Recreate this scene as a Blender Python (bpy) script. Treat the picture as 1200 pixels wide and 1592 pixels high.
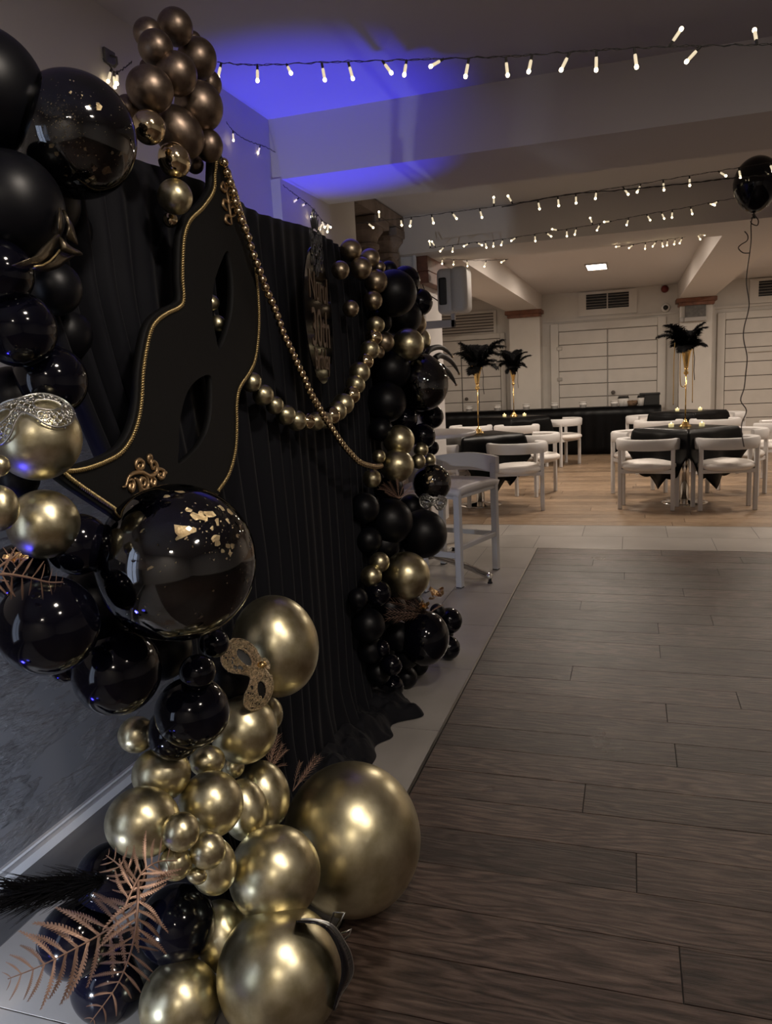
import bpy, bmesh, math, random
import numpy as np
from mathutils import Vector, Matrix, Quaternion, noise as mnoise

for _o in list(bpy.data.objects):
    bpy.data.objects.remove(_o, do_unlink=True)
scene = bpy.context.scene
COL = scene.collection
random.seed(7)
PI = math.pi

# ------------------------------------------------------------------ camera
F = 1200.0
EYE = Vector((0.0, 0.0, 1.4))
ROT = Matrix(((0.953072675614815, -0.003597774383602474, 0.3027202190404573),
              (0.29860622446292134, 0.1758806295920348, -0.9380300244908523),
              (-0.049867802321911125, 0.9844049269247865, 0.16870134005925574)))
cd = bpy.data.cameras.new('camera')
cd.sensor_fit = 'HORIZONTAL'
cd.sensor_width = 36.0
cd.lens = 36.0 * F / 1200.0
cd.clip_start = 0.05
cam = bpy.data.objects.new('camera', cd)
cam.matrix_world = Matrix.Translation(EYE) @ ROT.to_4x4()
COL.objects.link(cam)
scene.camera = cam

# ------------------------------------------------------------------ world, exposure
w = bpy.data.worlds.new('night')
scene.world = w
w.use_nodes = True
w.node_tree.nodes['Background'].inputs[0].default_value = (0.30, 0.30, 0.36, 1)
w.node_tree.nodes['Background'].inputs[1].default_value = 0.05
scene.view_settings.view_transform = 'Standard'
scene.view_settings.look = 'None'
scene.view_settings.gamma = 1.0
scene.view_settings.use_curve_mapping = False
scene.view_settings.exposure = 0.0

# room light levels (each lamp is built with its fixture further down)
WARM = (1.0, 0.86, 0.72)
NEAR_COL = (1.0, 0.88, 0.76)
FAR_PANEL_W = 36.0
NEAR_PANEL_W = 22.0
BLUE_W = 280.0

# ------------------------------------------------------------------ pixel helpers (1200 x 1592 frame)
def ray(px, py):
    v = ROT @ Vector(((px - 600.0) / F, -(py - 796.0) / F, -1.0))
    return v                      # camera depth grows by 1 per unit of this vector
def atX(px, py, X):
    v = ray(px, py); return EYE + v * (X / v.x)
def atY(px, py, Y):
    v = ray(px, py); return EYE + v * (Y / v.y)
def atZ(px, py, Z):
    v = ray(px, py); return EYE + v * ((Z - EYE.z) / v.z)
def depth(P):
    return -(ROT.transposed() @ (P - EYE)).z
CAMR = ROT.col[0].copy(); CAMU = ROT.col[1].copy(); CAMF = -ROT.col[2].copy()

# ------------------------------------------------------------------ materials
MATS = {}
def nmat(name):
    m = bpy.data.materials.new(name); m.use_nodes = True
    nt = m.node_tree
    b = nt.nodes['Principled BSDF']
    MATS[name] = m
    return m, nt, b
def sset(b, **k):
    names = {'col': 'Base Color', 'rough': 'Roughness', 'metal': 'Metallic', 'coat': 'Coat Weight', 'coatr': 'Coat Roughness',
             'sheen': 'Sheen Weight', 'spec': 'Specular IOR Level', 'emit': 'Emission Color', 'emits': 'Emission Strength',
             'trans': 'Transmission Weight', 'alpha': 'Alpha', 'sub': 'Subsurface Weight'}
    for a, v in k.items():
        inp = b.inputs[names[a]]
        if a in ('col', 'emit'):
            v = (v[0], v[1], v[2], 1)
        inp.default_value = v
def simple(name, col, rough=0.5, metal=0.0, bump=0.0, bscale=60.0, var=0.0, vscale=6.0, **k):
    m, nt, b = nmat(name)
    sset(b, col=col, rough=rough, metal=metal, **k)
    N = nt.nodes; L = nt.links
    tc = N.new('ShaderNodeTexCoord')
    if var > 0:
        n = N.new('ShaderNodeTexNoise'); n.inputs['Scale'].default_value = vscale; n.inputs['Detail'].default_value = 4
        L.new(tc.outputs['Object'], n.inputs['Vector'])
        r = N.new('ShaderNodeValToRGB')
        r.color_ramp.elements[0].position = 0.3; r.color_ramp.elements[1].position = 0.7
        r.color_ramp.elements[0].color = (*[c * (1 - var) for c in col], 1)
        r.color_ramp.elements[1].color = (*[min(1, c * (1 + var)) for c in col], 1)
        L.new(n.outputs['Fac'], r.inputs['Fac']); L.new(r.outputs['Color'], b.inputs['Base Color'])
    if bump > 0:
        n2 = N.new('ShaderNodeTexNoise'); n2.inputs['Scale'].default_value = bscale; n2.inputs['Detail'].default_value = 5
        L.new(tc.outputs['Object'], n2.inputs['Vector'])
        bp = N.new('ShaderNodeBump'); bp.inputs['Strength'].default_value = bump; bp.inputs['Distance'].default_value = 0.01
        L.new(n2.outputs['Fac'], bp.inputs['Height']); L.new(bp.outputs['Normal'], b.inputs['Normal'])
    return m

simple('ceiling_paint', (0.62, 0.58, 0.56), 0.75, bump=0.08, bscale=25)
simple('beam_paint', (0.64, 0.59, 0.55), 0.7, bump=0.06, bscale=18)
simple('wall_paint', (0.62, 0.59, 0.57), 0.6, bump=0.08, bscale=14)
simple('joinery_paint', (0.60, 0.565, 0.52), 0.5, var=0.05, vscale=3)
simple('door_paint', (0.59, 0.55, 0.505), 0.45, var=0.05, vscale=4)
simple('groove_dark', (0.10, 0.085, 0.075), 0.8)
simple('stone', (0.26, 0.21, 0.18), 0.8, bump=0.5, bscale=30, var=0.25, vscale=9)
simple('brown_wood', (0.17, 0.065, 0.035), 0.55, bump=0.3, bscale=22, var=0.35, vscale=12)
simple('vent_black', (0.006, 0.006, 0.006), 0.6)
simple('vent_slat', (0.42, 0.39, 0.36), 0.5)
simple('skirting', (0.60, 0.60, 0.62), 0.45)
simple('steel_trim', (0.45, 0.42, 0.38), 0.3, 1.0)
simple('grout', (0.16, 0.15, 0.145), 0.9)
simple('plank_gap', (0.012, 0.009, 0.008), 0.9)
simple('balloon_black', (0.002, 0.002, 0.005), 0.09, spec=0.34)
simple('balloon_black_matte', (0.0025, 0.0027, 0.0045), 0.40, spec=0.28)
simple('knot_black', (0.006, 0.006, 0.008), 0.35)
def balloon_gold(name, c1, c2, rough, sc=3.0):
    m, nt, b = nmat(name); N = nt.nodes; L = nt.links
    sset(b, metal=1.0, rough=rough)
    tc = N.new('ShaderNodeTexCoord'); oi = N.new('ShaderNodeObjectInfo')
    ad = N.new('ShaderNodeVectorMath'); ad.operation = 'ADD'
    sc_ = N.new('ShaderNodeVectorMath'); sc_.operation = 'SCALE'; sc_.inputs['Scale'].default_value = 37.0
    cb = N.new('ShaderNodeCombineXYZ')
    for i in range(3): L.new(oi.outputs['Random'], cb.inputs[i])
    L.new(cb.outputs[0], sc_.inputs[0]); L.new(tc.outputs['Object'], ad.inputs[0]); L.new(sc_.outputs[0], ad.inputs[1])
    n = N.new('ShaderNodeTexNoise'); n.inputs['Scale'].default_value = sc; n.inputs['Detail'].default_value = 6; n.inputs['Roughness'].default_value = 0.55
    L.new(ad.outputs[0], n.inputs['Vector'])
    r = N.new('ShaderNodeValToRGB'); r.color_ramp.elements[0].position = 0.35; r.color_ramp.elements[1].position = 0.62
    r.color_ramp.elements[0].color = (*c1, 1); r.color_ramp.elements[1].color = (*c2, 1)
    L.new(n.outputs['Fac'], r.inputs['Fac']); L.new(r.outputs['Color'], b.inputs['Base Color'])
    mr = N.new('ShaderNodeMapRange'); mr.inputs['To Min'].default_value = rough - 0.06; mr.inputs['To Max'].default_value = rough + 0.08
    L.new(n.outputs['Fac'], mr.inputs['Value']); L.new(mr.outputs['Result'], b.inputs['Roughness'])
    return m
balloon_gold('balloon_gold', (0.52, 0.46, 0.275), (0.70, 0.64, 0.44), 0.32)
balloon_gold('balloon_bronze_shaded', (0.20, 0.15, 0.115), (0.26, 0.20, 0.155), 0.38)  # bronze darkened: shade on the top cluster put into the colour
balloon_gold('balloon_bronze_lit', (0.36, 0.29, 0.20), (0.46, 0.38, 0.27), 0.33)  # lighter bronze copy: stronger light on the far column put into the colour
balloon_gold('balloon_gold_chrome', (0.70, 0.55, 0.33), (0.80, 0.66, 0.42), 0.10)
balloon_gold('bead_gold', (0.62, 0.48, 0.28), (0.75, 0.60, 0.38), 0.18, 20)
simple('gold_metal', (0.80, 0.55, 0.22), 0.22, 1.0)
simple('gold_foil', (0.90, 0.72, 0.42), 0.35, 0.55, bump=0.8, bscale=90)
simple('gold_braid', (0.60, 0.46, 0.22), 0.40, 0.9)
simple('gold_glitter', (0.62, 0.50, 0.34), 0.28, 1.0, bump=0.8, bscale=500, var=0.6, vscale=240)
simple('bronze_applique', (0.52, 0.36, 0.20), 0.38, 0.9, bump=0.3, bscale=80)
simple('silver_filigree', (0.50, 0.50, 0.475), 0.30, 1.0)
simple('dark_bronze', (0.13, 0.105, 0.07), 0.30, 0.8, bump=0.25, bscale=40)
simple('copper_fern', (0.40, 0.255, 0.185), 0.45, 0.55)
simple('pampas_black', (0.003, 0.003, 0.005), 0.7, spec=0.2)
simple('feather_black', (0.003, 0.003, 0.0036), 0.8, spec=0.08)
simple('cloth_black', (0.0022, 0.0022, 0.0026), 0.36, spec=0.14, bump=0.1, bscale=8)
simple('curtain_black', (0.0022, 0.0025, 0.0055), 0.75, sheen=0.05, spec=0.25)
simple('mask_black', (0.0055, 0.0055, 0.0058), 0.7, spec=0.22, bump=0.05, bscale=200)
simple('mask_edge', (0.005, 0.005, 0.005), 0.6)
simple('acrylic_black', (0.004, 0.004, 0.006), 0.08, spec=0.5)
simple('sign_black', (0.003, 0.003, 0.004), 0.10, spec=0.12)
simple('sign_gold', (0.11, 0.068, 0.038), 0.5, 0.3)
simple('sign_silver', (0.10, 0.10, 0.105), 0.45, 0.5)
simple('chair_frame', (0.62, 0.60, 0.59), 0.45)
simple('chair_seat', (0.74, 0.70, 0.66), 0.55, bump=0.05, bscale=30)
simple('stool_frame', (0.50, 0.49, 0.49), 0.42)
simple('stool_seat', (0.60, 0.56, 0.54), 0.5)
simple('table_white', (0.66, 0.61, 0.57), 0.4)
simple('chrome', (0.75, 0.73, 0.70), 0.15, 1.0)
simple('rubber_black', (0.01, 0.01, 0.01), 0.7)
simple('candle_wax', (0.85, 0.78, 0.45), 0.5, emit=(1.0, 0.85, 0.4), emits=0.35)
simple('flame', (1, 0.8, 0.4), 0.5, emit=(1.0, 0.75, 0.3), emits=6.0)
simple('cup_white', (0.78, 0.76, 0.73), 0.5)
simple('lid_black', (0.012, 0.012, 0.012), 0.4)
simple('wicker', (0.22, 0.14, 0.085), 0.8, bump=0.8, bscale=60, var=0.4, vscale=30)
simple('alarm_red', (0.16, 0.02, 0.018), 0.4)
simple('box_grey', (0.10, 0.095, 0.09), 0.5, var=0.3, vscale=20)
simple('plastic_white', (0.40, 0.38, 0.365), 0.42)
simple('plastic_bracket', (0.34, 0.32, 0.33), 0.45)
simple('wire_dark', (0.05, 0.045, 0.04), 0.6)
simple('ribbon_black', (0.03, 0.022, 0.018), 0.4)
simple('bulb_glass', (0.8, 0.75, 0.6), 0.3, emit=(1.0, 0.83, 0.55), emits=0.7)
simple('bulb_glow', (1, 0.9, 0.7), 0.3, emit=(1.0, 0.80, 0.48), emits=9.0)
simple('lamp_diffuser', (1, 1, 1), 0.5, emit=(1.0, 0.86, 0.72), emits=14.0)
simple('cool_glow', (0.5, 0.55, 0.65), 0.5, emit=(0.62, 0.74, 1.0), emits=2.6)  # glowing sheet of the added cool light at the left wall
simple('par_black', (0.01, 0.01, 0.01), 0.5)
simple('par_lens', (0.1, 0.1, 0.6), 0.2, emit=(0.10, 0.10, 1.0), emits=6.0)
simple('jester_black', (0.003, 0.003, 0.0035), 0.5, spec=0.12)
simple('confetti_foil', (0.75, 0.5, 0.25), 0.3, 1.0, bump=1.0, bscale=60)

# clear balloon skin: clear film whose gloss follows the Fresnel law
m = bpy.data.materials.new('clear_skin'); m.use_nodes = True; MATS['clear_skin'] = m
nt = m.node_tree; N = nt.nodes; L = nt.links
N.remove(N['Principled BSDF'])
tr = N.new('ShaderNodeBsdfTransparent'); tr.inputs[0].default_value = (0.93, 0.93, 0.94, 1)
gl = N.new('ShaderNodeBsdfGlossy'); gl.inputs['Roughness'].default_value = 0.02
fr = N.new('ShaderNodeFresnel'); fr.inputs['IOR'].default_value = 1.9
mx = N.new('ShaderNodeMixShader')
L.new(fr.outputs[0], mx.inputs[0]); L.new(tr.outputs[0], mx.inputs[1]); L.new(gl.outputs[0], mx.inputs[2])
L.new(mx.outputs[0], N['Material Output'].inputs['Surface'])

def wood(name, dark, mid, light, rough0, rough1, gx=2.4, gy=22.0, bump=0.12, objvar=0.35, ring=0.085, spec=0.5):
    """planks run along world X; each plank object gets its own grain and tone"""
    m, nt, b = nmat(name); N = nt.nodes; L = nt.links
    geo = N.new('ShaderNodeNewGeometry'); oi = N.new('ShaderNodeObjectInfo')
    cb = N.new('ShaderNodeCombineXYZ')
    mu = N.new('ShaderNodeMath'); mu.operation = 'MULTIPLY'; mu.inputs[1].default_value = 53.0
    L.new(oi.outputs['Random'], mu.inputs[0])
    L.new(mu.outputs[0], cb.inputs[0]); L.new(mu.outputs[0], cb.inputs[2])
    ad = N.new('ShaderNodeVectorMath'); ad.operation = 'ADD'
    L.new(geo.outputs['Position'], ad.inputs[0]); L.new(cb.outputs[0], ad.inputs[1])
    mp = N.new('ShaderNodeMapping'); mp.inputs['Scale'].default_value = (gx, gy, 1)
    L.new(ad.outputs[0], mp.inputs['Vector'])
    warp = N.new('ShaderNodeTexNoise'); warp.inputs['Scale'].default_value = 1.6; warp.inputs['Detail'].default_value = 3
    mp2 = N.new('ShaderNodeMapping'); mp2.inputs['Scale'].default_value = (0.9, 5.5, 1)
    L.new(ad.outputs[0], mp2.inputs['Vector']); L.new(mp2.outputs[0], warp.inputs['Vector'])
    # cathedral figure: rings of a warped field
    mm = N.new('ShaderNodeMath'); mm.operation = 'MULTIPLY'; mm.inputs[1].default_value = 75.0
    L.new(warp.outputs['Fac'], mm.inputs[0])
    sx_ = N.new('ShaderNodeSeparateXYZ'); L.new(ad.outputs[0], sx_.inputs[0])
    my = N.new('ShaderNodeMath'); my.operation = 'MULTIPLY_ADD'; my.inputs[1].default_value = 110.0
    L.new(sx_.outputs['Y'], my.inputs[0]); L.new(mm.outputs[0], my.inputs[2])
    sn = N.new('ShaderNodeMath'); sn.operation = 'SINE'; L.new(my.outputs[0], sn.inputs[0])
    n1 = N.new('ShaderNodeTexNoise'); n1.inputs['Scale'].default_value = 3.2; n1.inputs['Detail'].default_value = 12; n1.inputs['Roughness'].default_value = 0.78
    L.new(mp.outputs[0], n1.inputs['Vector'])
    s2 = N.new('ShaderNodeMath'); s2.operation = 'MULTIPLY_ADD'; s2.inputs[1].default_value = ring; sset(b, spec=spec)
    L.new(sn.outputs[0], s2.inputs[0]); L.new(n1.outputs['Fac'], s2.inputs[2])
    rp = N.new('ShaderNodeValToRGB')
    rp.color_ramp.elements[0].position = 0.30; rp.color_ramp.elements[0].color = (*dark, 1)
    rp.color_ramp.elements[1].position = 0.72; rp.color_ramp.elements[1].color = (*light, 1)
    e = rp.color_ramp.elements.new(0.5); e.color = (*mid, 1)
    L.new(s2.outputs[0], rp.inputs['Fac'])
    hv = N.new('ShaderNodeHueSaturation'); L.new(rp.outputs['Color'], hv.inputs['Color'])
    mr = N.new('ShaderNodeMapRange'); mr.inputs['To Min'].default_value = 1 - objvar; mr.inputs['To Max'].default_value = 1 + objvar
    L.new(oi.outputs['Random'], mr.inputs['Value']); L.new(mr.outputs[0], hv.inputs['Value'])
    L.new(hv.outputs[0], b.inputs['Base Color'])
    n3 = N.new('ShaderNodeTexNoise'); n3.inputs['Scale'].default_value = 3.0; n3.inputs['Detail'].default_value = 3
    L.new(geo.outputs['Position'], n3.inputs['Vector'])
    mr2 = N.new('ShaderNodeMapRange'); mr2.inputs['From Min'].default_value = 0.1; mr2.inputs['From Max'].default_value = 0.9
    mr2.inputs['To Min'].default_value = rough0; mr2.inputs['To Max'].default_value = rough1
    L.new(n3.outputs['Fac'], mr2.inputs['Value']); L.new(mr2.outputs[0], b.inputs['Roughness'])
    bp = N.new('ShaderNodeBump'); bp.inputs['Strength'].default_value = bump; bp.inputs['Distance'].default_value = 0.004
    L.new(s2.outputs[0], bp.inputs['Height']); L.new(bp.outputs[0], b.inputs['Normal'])
wood('dark_oak', (0.014, 0.008, 0.006), (0.058, 0.037, 0.029), (0.135, 0.092, 0.073), 0.22, 0.44, bump=0.6, objvar=0.36, ring=0.085, spec=0.46)
wood('pale_oak', (0.17, 0.115, 0.07), (0.29, 0.20, 0.13), (0.40, 0.29, 0.195), 0.30, 0.42, bump=0.1, objvar=0.24)

def tile_mat():
    m, nt, b = nmat('tile'); N = nt.nodes; L = nt.links
    geo = N.new('ShaderNodeNewGeometry'); oi = N.new('ShaderNodeObjectInfo')
    n = N.new('ShaderNodeTexNoise'); n.inputs['Scale'].default_value = 3; n.inputs['Detail'].default_value = 7
    L.new(geo.outputs['Position'], n.inputs['Vector'])
    r = N.new('ShaderNodeValToRGB'); r.color_ramp.elements[0].position = 0.3; r.color_ramp.elements[1].position = 0.75
    r.color_ramp.elements[0].color = (0.34, 0.318, 0.295, 1); r.color_ramp.elements[1].color = (0.45, 0.422, 0.395, 1)
    L.new(n.outputs['Fac'], r.inputs['Fac'])
    hv = N.new('ShaderNodeHueSaturation'); L.new(r.outputs['Color'], hv.inputs['Color'])
    mr = N.new('ShaderNodeMapRange'); mr.inputs['To Min'].default_value = 0.93; mr.inputs['To Max'].default_value = 1.05
    L.new(oi.outputs['Random'], mr.inputs['Value']); L.new(mr.outputs[0], hv.inputs['Value'])
    L.new(hv.outputs[0], b.inputs['Base Color']); sset(b, rough=0.28)
tile_mat()
simple('dark_floor_strip', (0.10, 0.097, 0.097), 0.35, var=0.1, vscale=5)  # darker floor strip along the left wall

def plaster():
    m, nt, b = nmat('slate_plaster'); N = nt.nodes; L = nt.links
    geo = N.new('ShaderNodeNewGeometry')
    mp = N.new('ShaderNodeMapping'); mp.inputs['Rotation'].default_value = (math.radians(35), 0, 0); mp.inputs['Scale'].default_value = (1, 2.6, 9.0)
    L.new(geo.outputs['Position'], mp.inputs['Vector'])
    n = N.new('ShaderNodeTexNoise'); n.inputs['Scale'].default_value = 1.3; n.inputs['Detail'].default_value = 9; n.inputs['Roughness'].default_value = 0.6
    L.new(mp.outputs[0], n.inputs['Vector'])
    r = N.new('ShaderNodeValToRGB'); r.color_ramp.elements[0].position = 0.46; r.color_ramp.elements[1].position = 0.74
    L.new(n.outputs['Fac'], r.inputs['Fac'])
    sset(b, col=(0.14, 0.14, 0.15), rough=0.38)
    bp = N.new('ShaderNodeBump'); bp.inputs['Strength'].default_value = 1.0; bp.inputs['Distance'].default_value = 0.03
    L.new(r.outputs['Color'], bp.inputs['Height']); L.new(bp.outputs[0], b.inputs['Normal'])
plaster()

# ------------------------------------------------------------------ mesh helpers
class MB:
    def __init__(self): self.v = []; self.f = []
    def add(self, vs, fs):
        o = len(self.v); self.v += [tuple(p) for p in vs]; self.f += [tuple(i + o for i in f) for f in fs]; return self
    def box(self, x0, x1, y0, y1, z0, z1):
        vs = [(x0,y0,z0),(x1,y0,z0),(x1,y1,z0),(x0,y1,z0),(x0,y0,z1),(x1,y0,z1),(x1,y1,z1),(x0,y1,z1)]
        return self.add(vs, [(0,3,2,1),(4,5,6,7),(0,1,5,4),(1,2,6,5),(2,3,7,6),(3,0,4,7)])
    def bbox(self, x0, x1, y0, y1, z0, z1, b=0.006, seg=2):
        bm = bmesh.new(); bmesh.ops.create_cube(bm, size=1)
        for v in bm.verts:
            v.co = Vector(((x0+x1)/2 + v.co.x*(x1-x0), (y0+y1)/2 + v.co.y*(y1-y0), (z0+z1)/2 + v.co.z*(z1-z0)))
        bmesh.ops.bevel(bm, geom=bm.edges[:], offset=b, segments=seg, affect='EDGES', profile=0.5)
        bm.verts.index_update()
        self.add([v.co for v in bm.verts], [[v.index for v in f.verts] for f in bm.faces]); bm.free(); return self
    def tube(self, pts, r, seg=8, closed=False, cap=True):
        pts = [Vector(p) for p in pts]; n = len(pts)
        rs = r if hasattr(r, '__len__') else [r] * n
        tang = []
        for i in range(n):
            a = pts[(i-1) % n] if (closed or i > 0) else pts[i]; b = pts[(i+1) % n] if (closed or i < n-1) else pts[i]
            t = (b - a); tang.append(t.normalized() if t.length > 1e-9 else Vector((0,0,1)))
        u = tang[0].orthogonal().normalized(); vs = []; fs = []
        for i in range(n):
            t = tang[i]; u = (u - t * u.dot(t)); u = u.normalized() if u.length > 1e-6 else t.orthogonal().normalized()
            wv = t.cross(u)
            for k in range(seg):
                a = 2*PI*k/seg; vs.append(pts[i] + (u*math.cos(a) + wv*math.sin(a)) * rs[i])
        for i in range(n if closed else n-1):
            j = (i+1) % n
            for k in range(seg):
                k2 = (k+1) % seg; fs.append((i*seg+k, i*seg+k2, j*seg+k2, j*seg+k))
        if cap and not closed:
            fs.append(tuple(reversed(range(seg)))); fs.append(tuple(range((n-1)*seg, n*seg)))
        return self.add(vs, fs)
    def lathe(self, prof, seg=24, center=(0,0,0)):
        cx, cy, cz = center; vs = []; fs = []; n = len(prof)
        for (r, z) in prof:
            for k in range(seg):
                a = 2*PI*k/seg; vs.append((cx + r*math.cos(a), cy + r*math.sin(a), cz + z))
        for i in range(n-1):
            for k in range(seg):
                k2 = (k+1) % seg; fs.append((i*seg+k, i*seg+k2, (i+1)*seg+k2, (i+1)*seg+k))
        fs.append(tuple(reversed(range(seg)))); fs.append(tuple(range((n-1)*seg, n*seg)))
        return self.add(vs, fs)
    def sweep(self, pts, prof, closed=False):
        """prof: (side, up) rectangle profile; path in the XY plane"""
        pts = [Vector(p) for p in pts]; n = len(pts); vs = []; fs = []; m_ = len(prof)
        for i in range(n):
            a = pts[max(i-1, 0)]; b = pts[min(i+1, n-1)]
            t = (b - a).normalized(); s = Vector((t.y, -t.x, 0)).normalized()
            for (q, h) in prof: vs.append(pts[i] + s*q + Vector((0,0,h)))
        for i in range(n-1):
            for k in range(m_):
                k2 = (k+1) % m_; fs.append((i*m_+k, i*m_+k2, (i+1)*m_+k2, (i+1)*m_+k))
        fs.append(tuple(reversed(range(m_)))); fs.append(tuple(range((n-1)*m_, n*m_)))
        return self.add(vs, fs)
    def mesh(self, name, smooth=False):
        me = bpy.data.meshes.new(name); me.from_pydata(self.v, [], self.f); me.update()
        bm = bmesh.new(); bm.from_mesh(me); bmesh.ops.recalc_face_normals(bm, faces=bm.faces[:]); bm.to_mesh(me); bm.free()
        if smooth: me.polygons.foreach_set('use_smooth', [True]*len(me.polygons))
        return me
    def build(self, name, mat, parent=None, smooth=False):
        return obj(name, self.mesh(name, smooth), mat, parent)
def obj(name, me, mat, parent=None, loc=None):
    o = bpy.data.objects.new(name, me)
    if mat and (not me.materials): me.materials.append(MATS[mat])
    COL.objects.link(o)
    if parent: o.parent = parent
    if loc is not None: o.location = loc
    return o
def smooth_by_angle(o, deg=40):
    me = o.data; me.polygons.foreach_set('use_smooth', [True]*len(me.polygons))
    try: me.set_sharp_from_angle(angle=math.radians(deg))
    except Exception: pass
    return o
def tag(o, label, cat, group=None, kind=None):
    if label: o['label'] = label
    if cat: o['category'] = cat
    if group: o['group'] = group
    if kind: o['kind'] = kind
    return o
def thing(name, label, cat, loc=(0,0,0), rz=0.0, group=None):
    o = bpy.data.objects.new(name, None); o.empty_display_size = 0.05
    o.location = loc; o.rotation_euler = (0,0,rz); COL.objects.link(o)
    return tag(o, label, cat, group)
def struct(o): o['kind'] = 'structure'; return o
def copy_tree(o, parent=None):
    c = o.copy(); COL.objects.link(c); c.parent = parent
    for ch in list(o.children): copy_tree(ch, c)
    return c
def curve_mesh(name, outer_list, extrude, to3d, bevel=0.0):
    """filled 2D outline(s); inner outlines become holes; to3d maps (u, v, w) to a local point"""
    cu = bpy.data.curves.new(name, 'CURVE'); cu.dimensions = '2D'; cu.fill_mode = 'BOTH'; cu.extrude = extrude; cu.bevel_depth = bevel
    for pts in outer_list:
        s = cu.splines.new('POLY'); s.points.add(len(pts)-1)
        for p, q in zip(s.points, pts): p.co = (q[0], q[1], 0, 1)
        s.use_cyclic_u = True
    o = bpy.data.objects.new(name, cu); COL.objects.link(o)
    dg = bpy.context.evaluated_depsgraph_get(); dg.update()
    me = bpy.data.meshes.new_from_object(o.evaluated_get(dg))
    bpy.data.objects.remove(o, do_unlink=True); bpy.data.curves.remove(cu)
    for v in me.vertices: v.co = to3d(v.co.x, v.co.y, v.co.z)
    me.update(); me.name = name
    bm = bmesh.new(); bm.from_mesh(me); bmesh.ops.remove_doubles(bm, verts=bm.verts[:], dist=1e-5); bmesh.ops.recalc_face_normals(bm, faces=bm.faces[:]); bm.to_mesh(me); bm.free()
    return me
def catmull(pts, n=8, closed=False):
    P = [Vector(p) for p in pts]; out = []; m_ = len(P)
    rng = range(m_ if closed else m_-1)
    for i in rng:
        if closed: p0, p1, p2, p3 = P[(i-1)%m_], P[i], P[(i+1)%m_], P[(i+2)%m_]
        else: p0, p1, p2, p3 = P[max(i-1,0)], P[i], P[i+1], P[min(i+2, m_-1)]
        for k in range(n):
            t = k/n
            out.append(0.5*((2*p1) + (p2-p0)*t + (2*p0-5*p1+4*p2-p3)*t*t + (3*p1-p0-3*p2+p3)*t**3))
    if not closed: out.append(P[-1])
    return out

# ================================================================== STRUCTURE
XL = -1.755            # left wall
XR = 4.2               # right wall (out of view)
YB = -2.6              # back wall (behind the camera)
YF = 14.1              # far wall
ZC = 2.72              # ceiling
ZB = 2.43              # underside of beams
XW = -0.727            # edge of the dark wood
# floor slab with dark joints, planks and tiles laid on it as parts
fl = struct(MB().box(-3.9, XR, YB, YF, -0.12, -0.004).build('floor', 'plank_gap'))
unit = MB().box(0, 1, 0, 1, 0, 1).mesh('piece')
def unit_piece(name, matname, cache={}):
    if matname not in cache:
        me = unit.copy(); me.name = name; me.materials.append(MATS[matname]); cache[matname] = me
    return cache[matname]
def lay(name, matname, parent, x0, x1, y0, y1, z0=-0.004, z1=0.0):
    o = bpy.data.objects.new(name, unit_piece(name, matname)); COL.objects.link(o); o.parent = parent
    o.location = (x0, y0, z0); o.scale = (x1-x0, y1-y0, z1-z0); return o
random.seed(11)
row_w = 0.182; y = 6.166; r_i = 0
while y > 0.4:
    y0 = y - row_w
    x = XW + 0.008; first = True
    off = [0.95, 1.55, 0.55, 1.25, 0.75, 1.75][r_i % 6] + random.uniform(-0.12, 0.12)
    while x < 3.2:
        x1 = min(x + (off if first else random.uniform(1.25, 1.75)), 3.2)
        if 3.2 - x1 < 0.3: x1 = 3.2
        lay('plank', 'dark_oak', fl, x + 0.0017, x1 - 0.0017, y0 + 0.0015, y - 0.0015, -0.004, random.uniform(-0.0006, 0.0004))
        x = x1; first = False
    y = y0; r_i += 1
lay('plank', 'dark_oak', fl, XW+0.008, 3.2, YB, y, -0.004, -0.0005)
lay('plank', 'dark_oak', fl, 3.2, XR, YB, 6.166, -0.004, -0.0005)
# pale oak in the dining area
y = 7.13
r_i = 0
while y < YF - 0.01:
    y1 = min(y + 0.19, YF); x = -3.9 - random.uniform(0, 1.0)
    while x < XR:
        x1 = x + random.uniform(1.3, 1.9)
        a, b_ = max(x, -3.9), min(x1, XR)
        if b_ - a > 0.05: lay('oak_plank', 'pale_oak', fl, a + 0.002, b_ - 0.002, y + 0.002, y1 - 0.002, -0.004, random.uniform(-0.0005, 0.0003))
        x = x1
    y = y1; r_i += 1
# stone tiles: the lane along the left wall and the strip before the dining area
gb = lay('grout_bed', 'grout', fl, -3.9, XW - 0.004, YB, 7.13, -0.004, -0.0022)
gb2 = lay('grout_bed', 'grout', fl, XW - 0.004, XR, 6.17, 7.13, -0.004, -0.0022)
G = 0.0022
yj = [YB + 0.01, -1.87, -1.2, -0.53, 0.14, 0.55, 1.22, 2.15, 2.82, 3.49, 4.16, 4.83, 5.50, 6.17]
for i in range(len(yj) - 1):
    lay('tile', 'tile', fl, -1.13 + G, XW - 0.006, yj[i] + G, yj[i+1] - G, -0.004, -0.0005)
    if i >= 0:
        lay('tile', 'tile', fl, -1.56 + G, -1.13 - G, yj[i] + G, yj[i+1] - G, -0.004, -0.0005)
        lay('dark_floor_strip', 'dark_floor_strip', fl, -2.35 if yj[i] > 4.5 else XL, -1.56 - G, yj[i] + G, yj[i+1] - G, -0.004, -0.0005)
for (ya, yb, x0) in ((6.17, 6.65, -0.067 - 0.69*6), (6.65, 7.13, -0.40 - 0.69*6)):
    x = x0
    while x < XR:
        a, b_ = max(x, -3.9), min(x + 0.69, XR)
        if b_ - a > 0.05: lay('tile', 'tile', fl, a + G, b_ - G, ya + G, yb - G, -0.004, -0.0005)
        x += 0.69
trim = struct(MB().box(XW - 0.004, XW + 0.006, YB, 6.172, -0.003, 0.0022).build('trim_1', 'steel_trim'))
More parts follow.
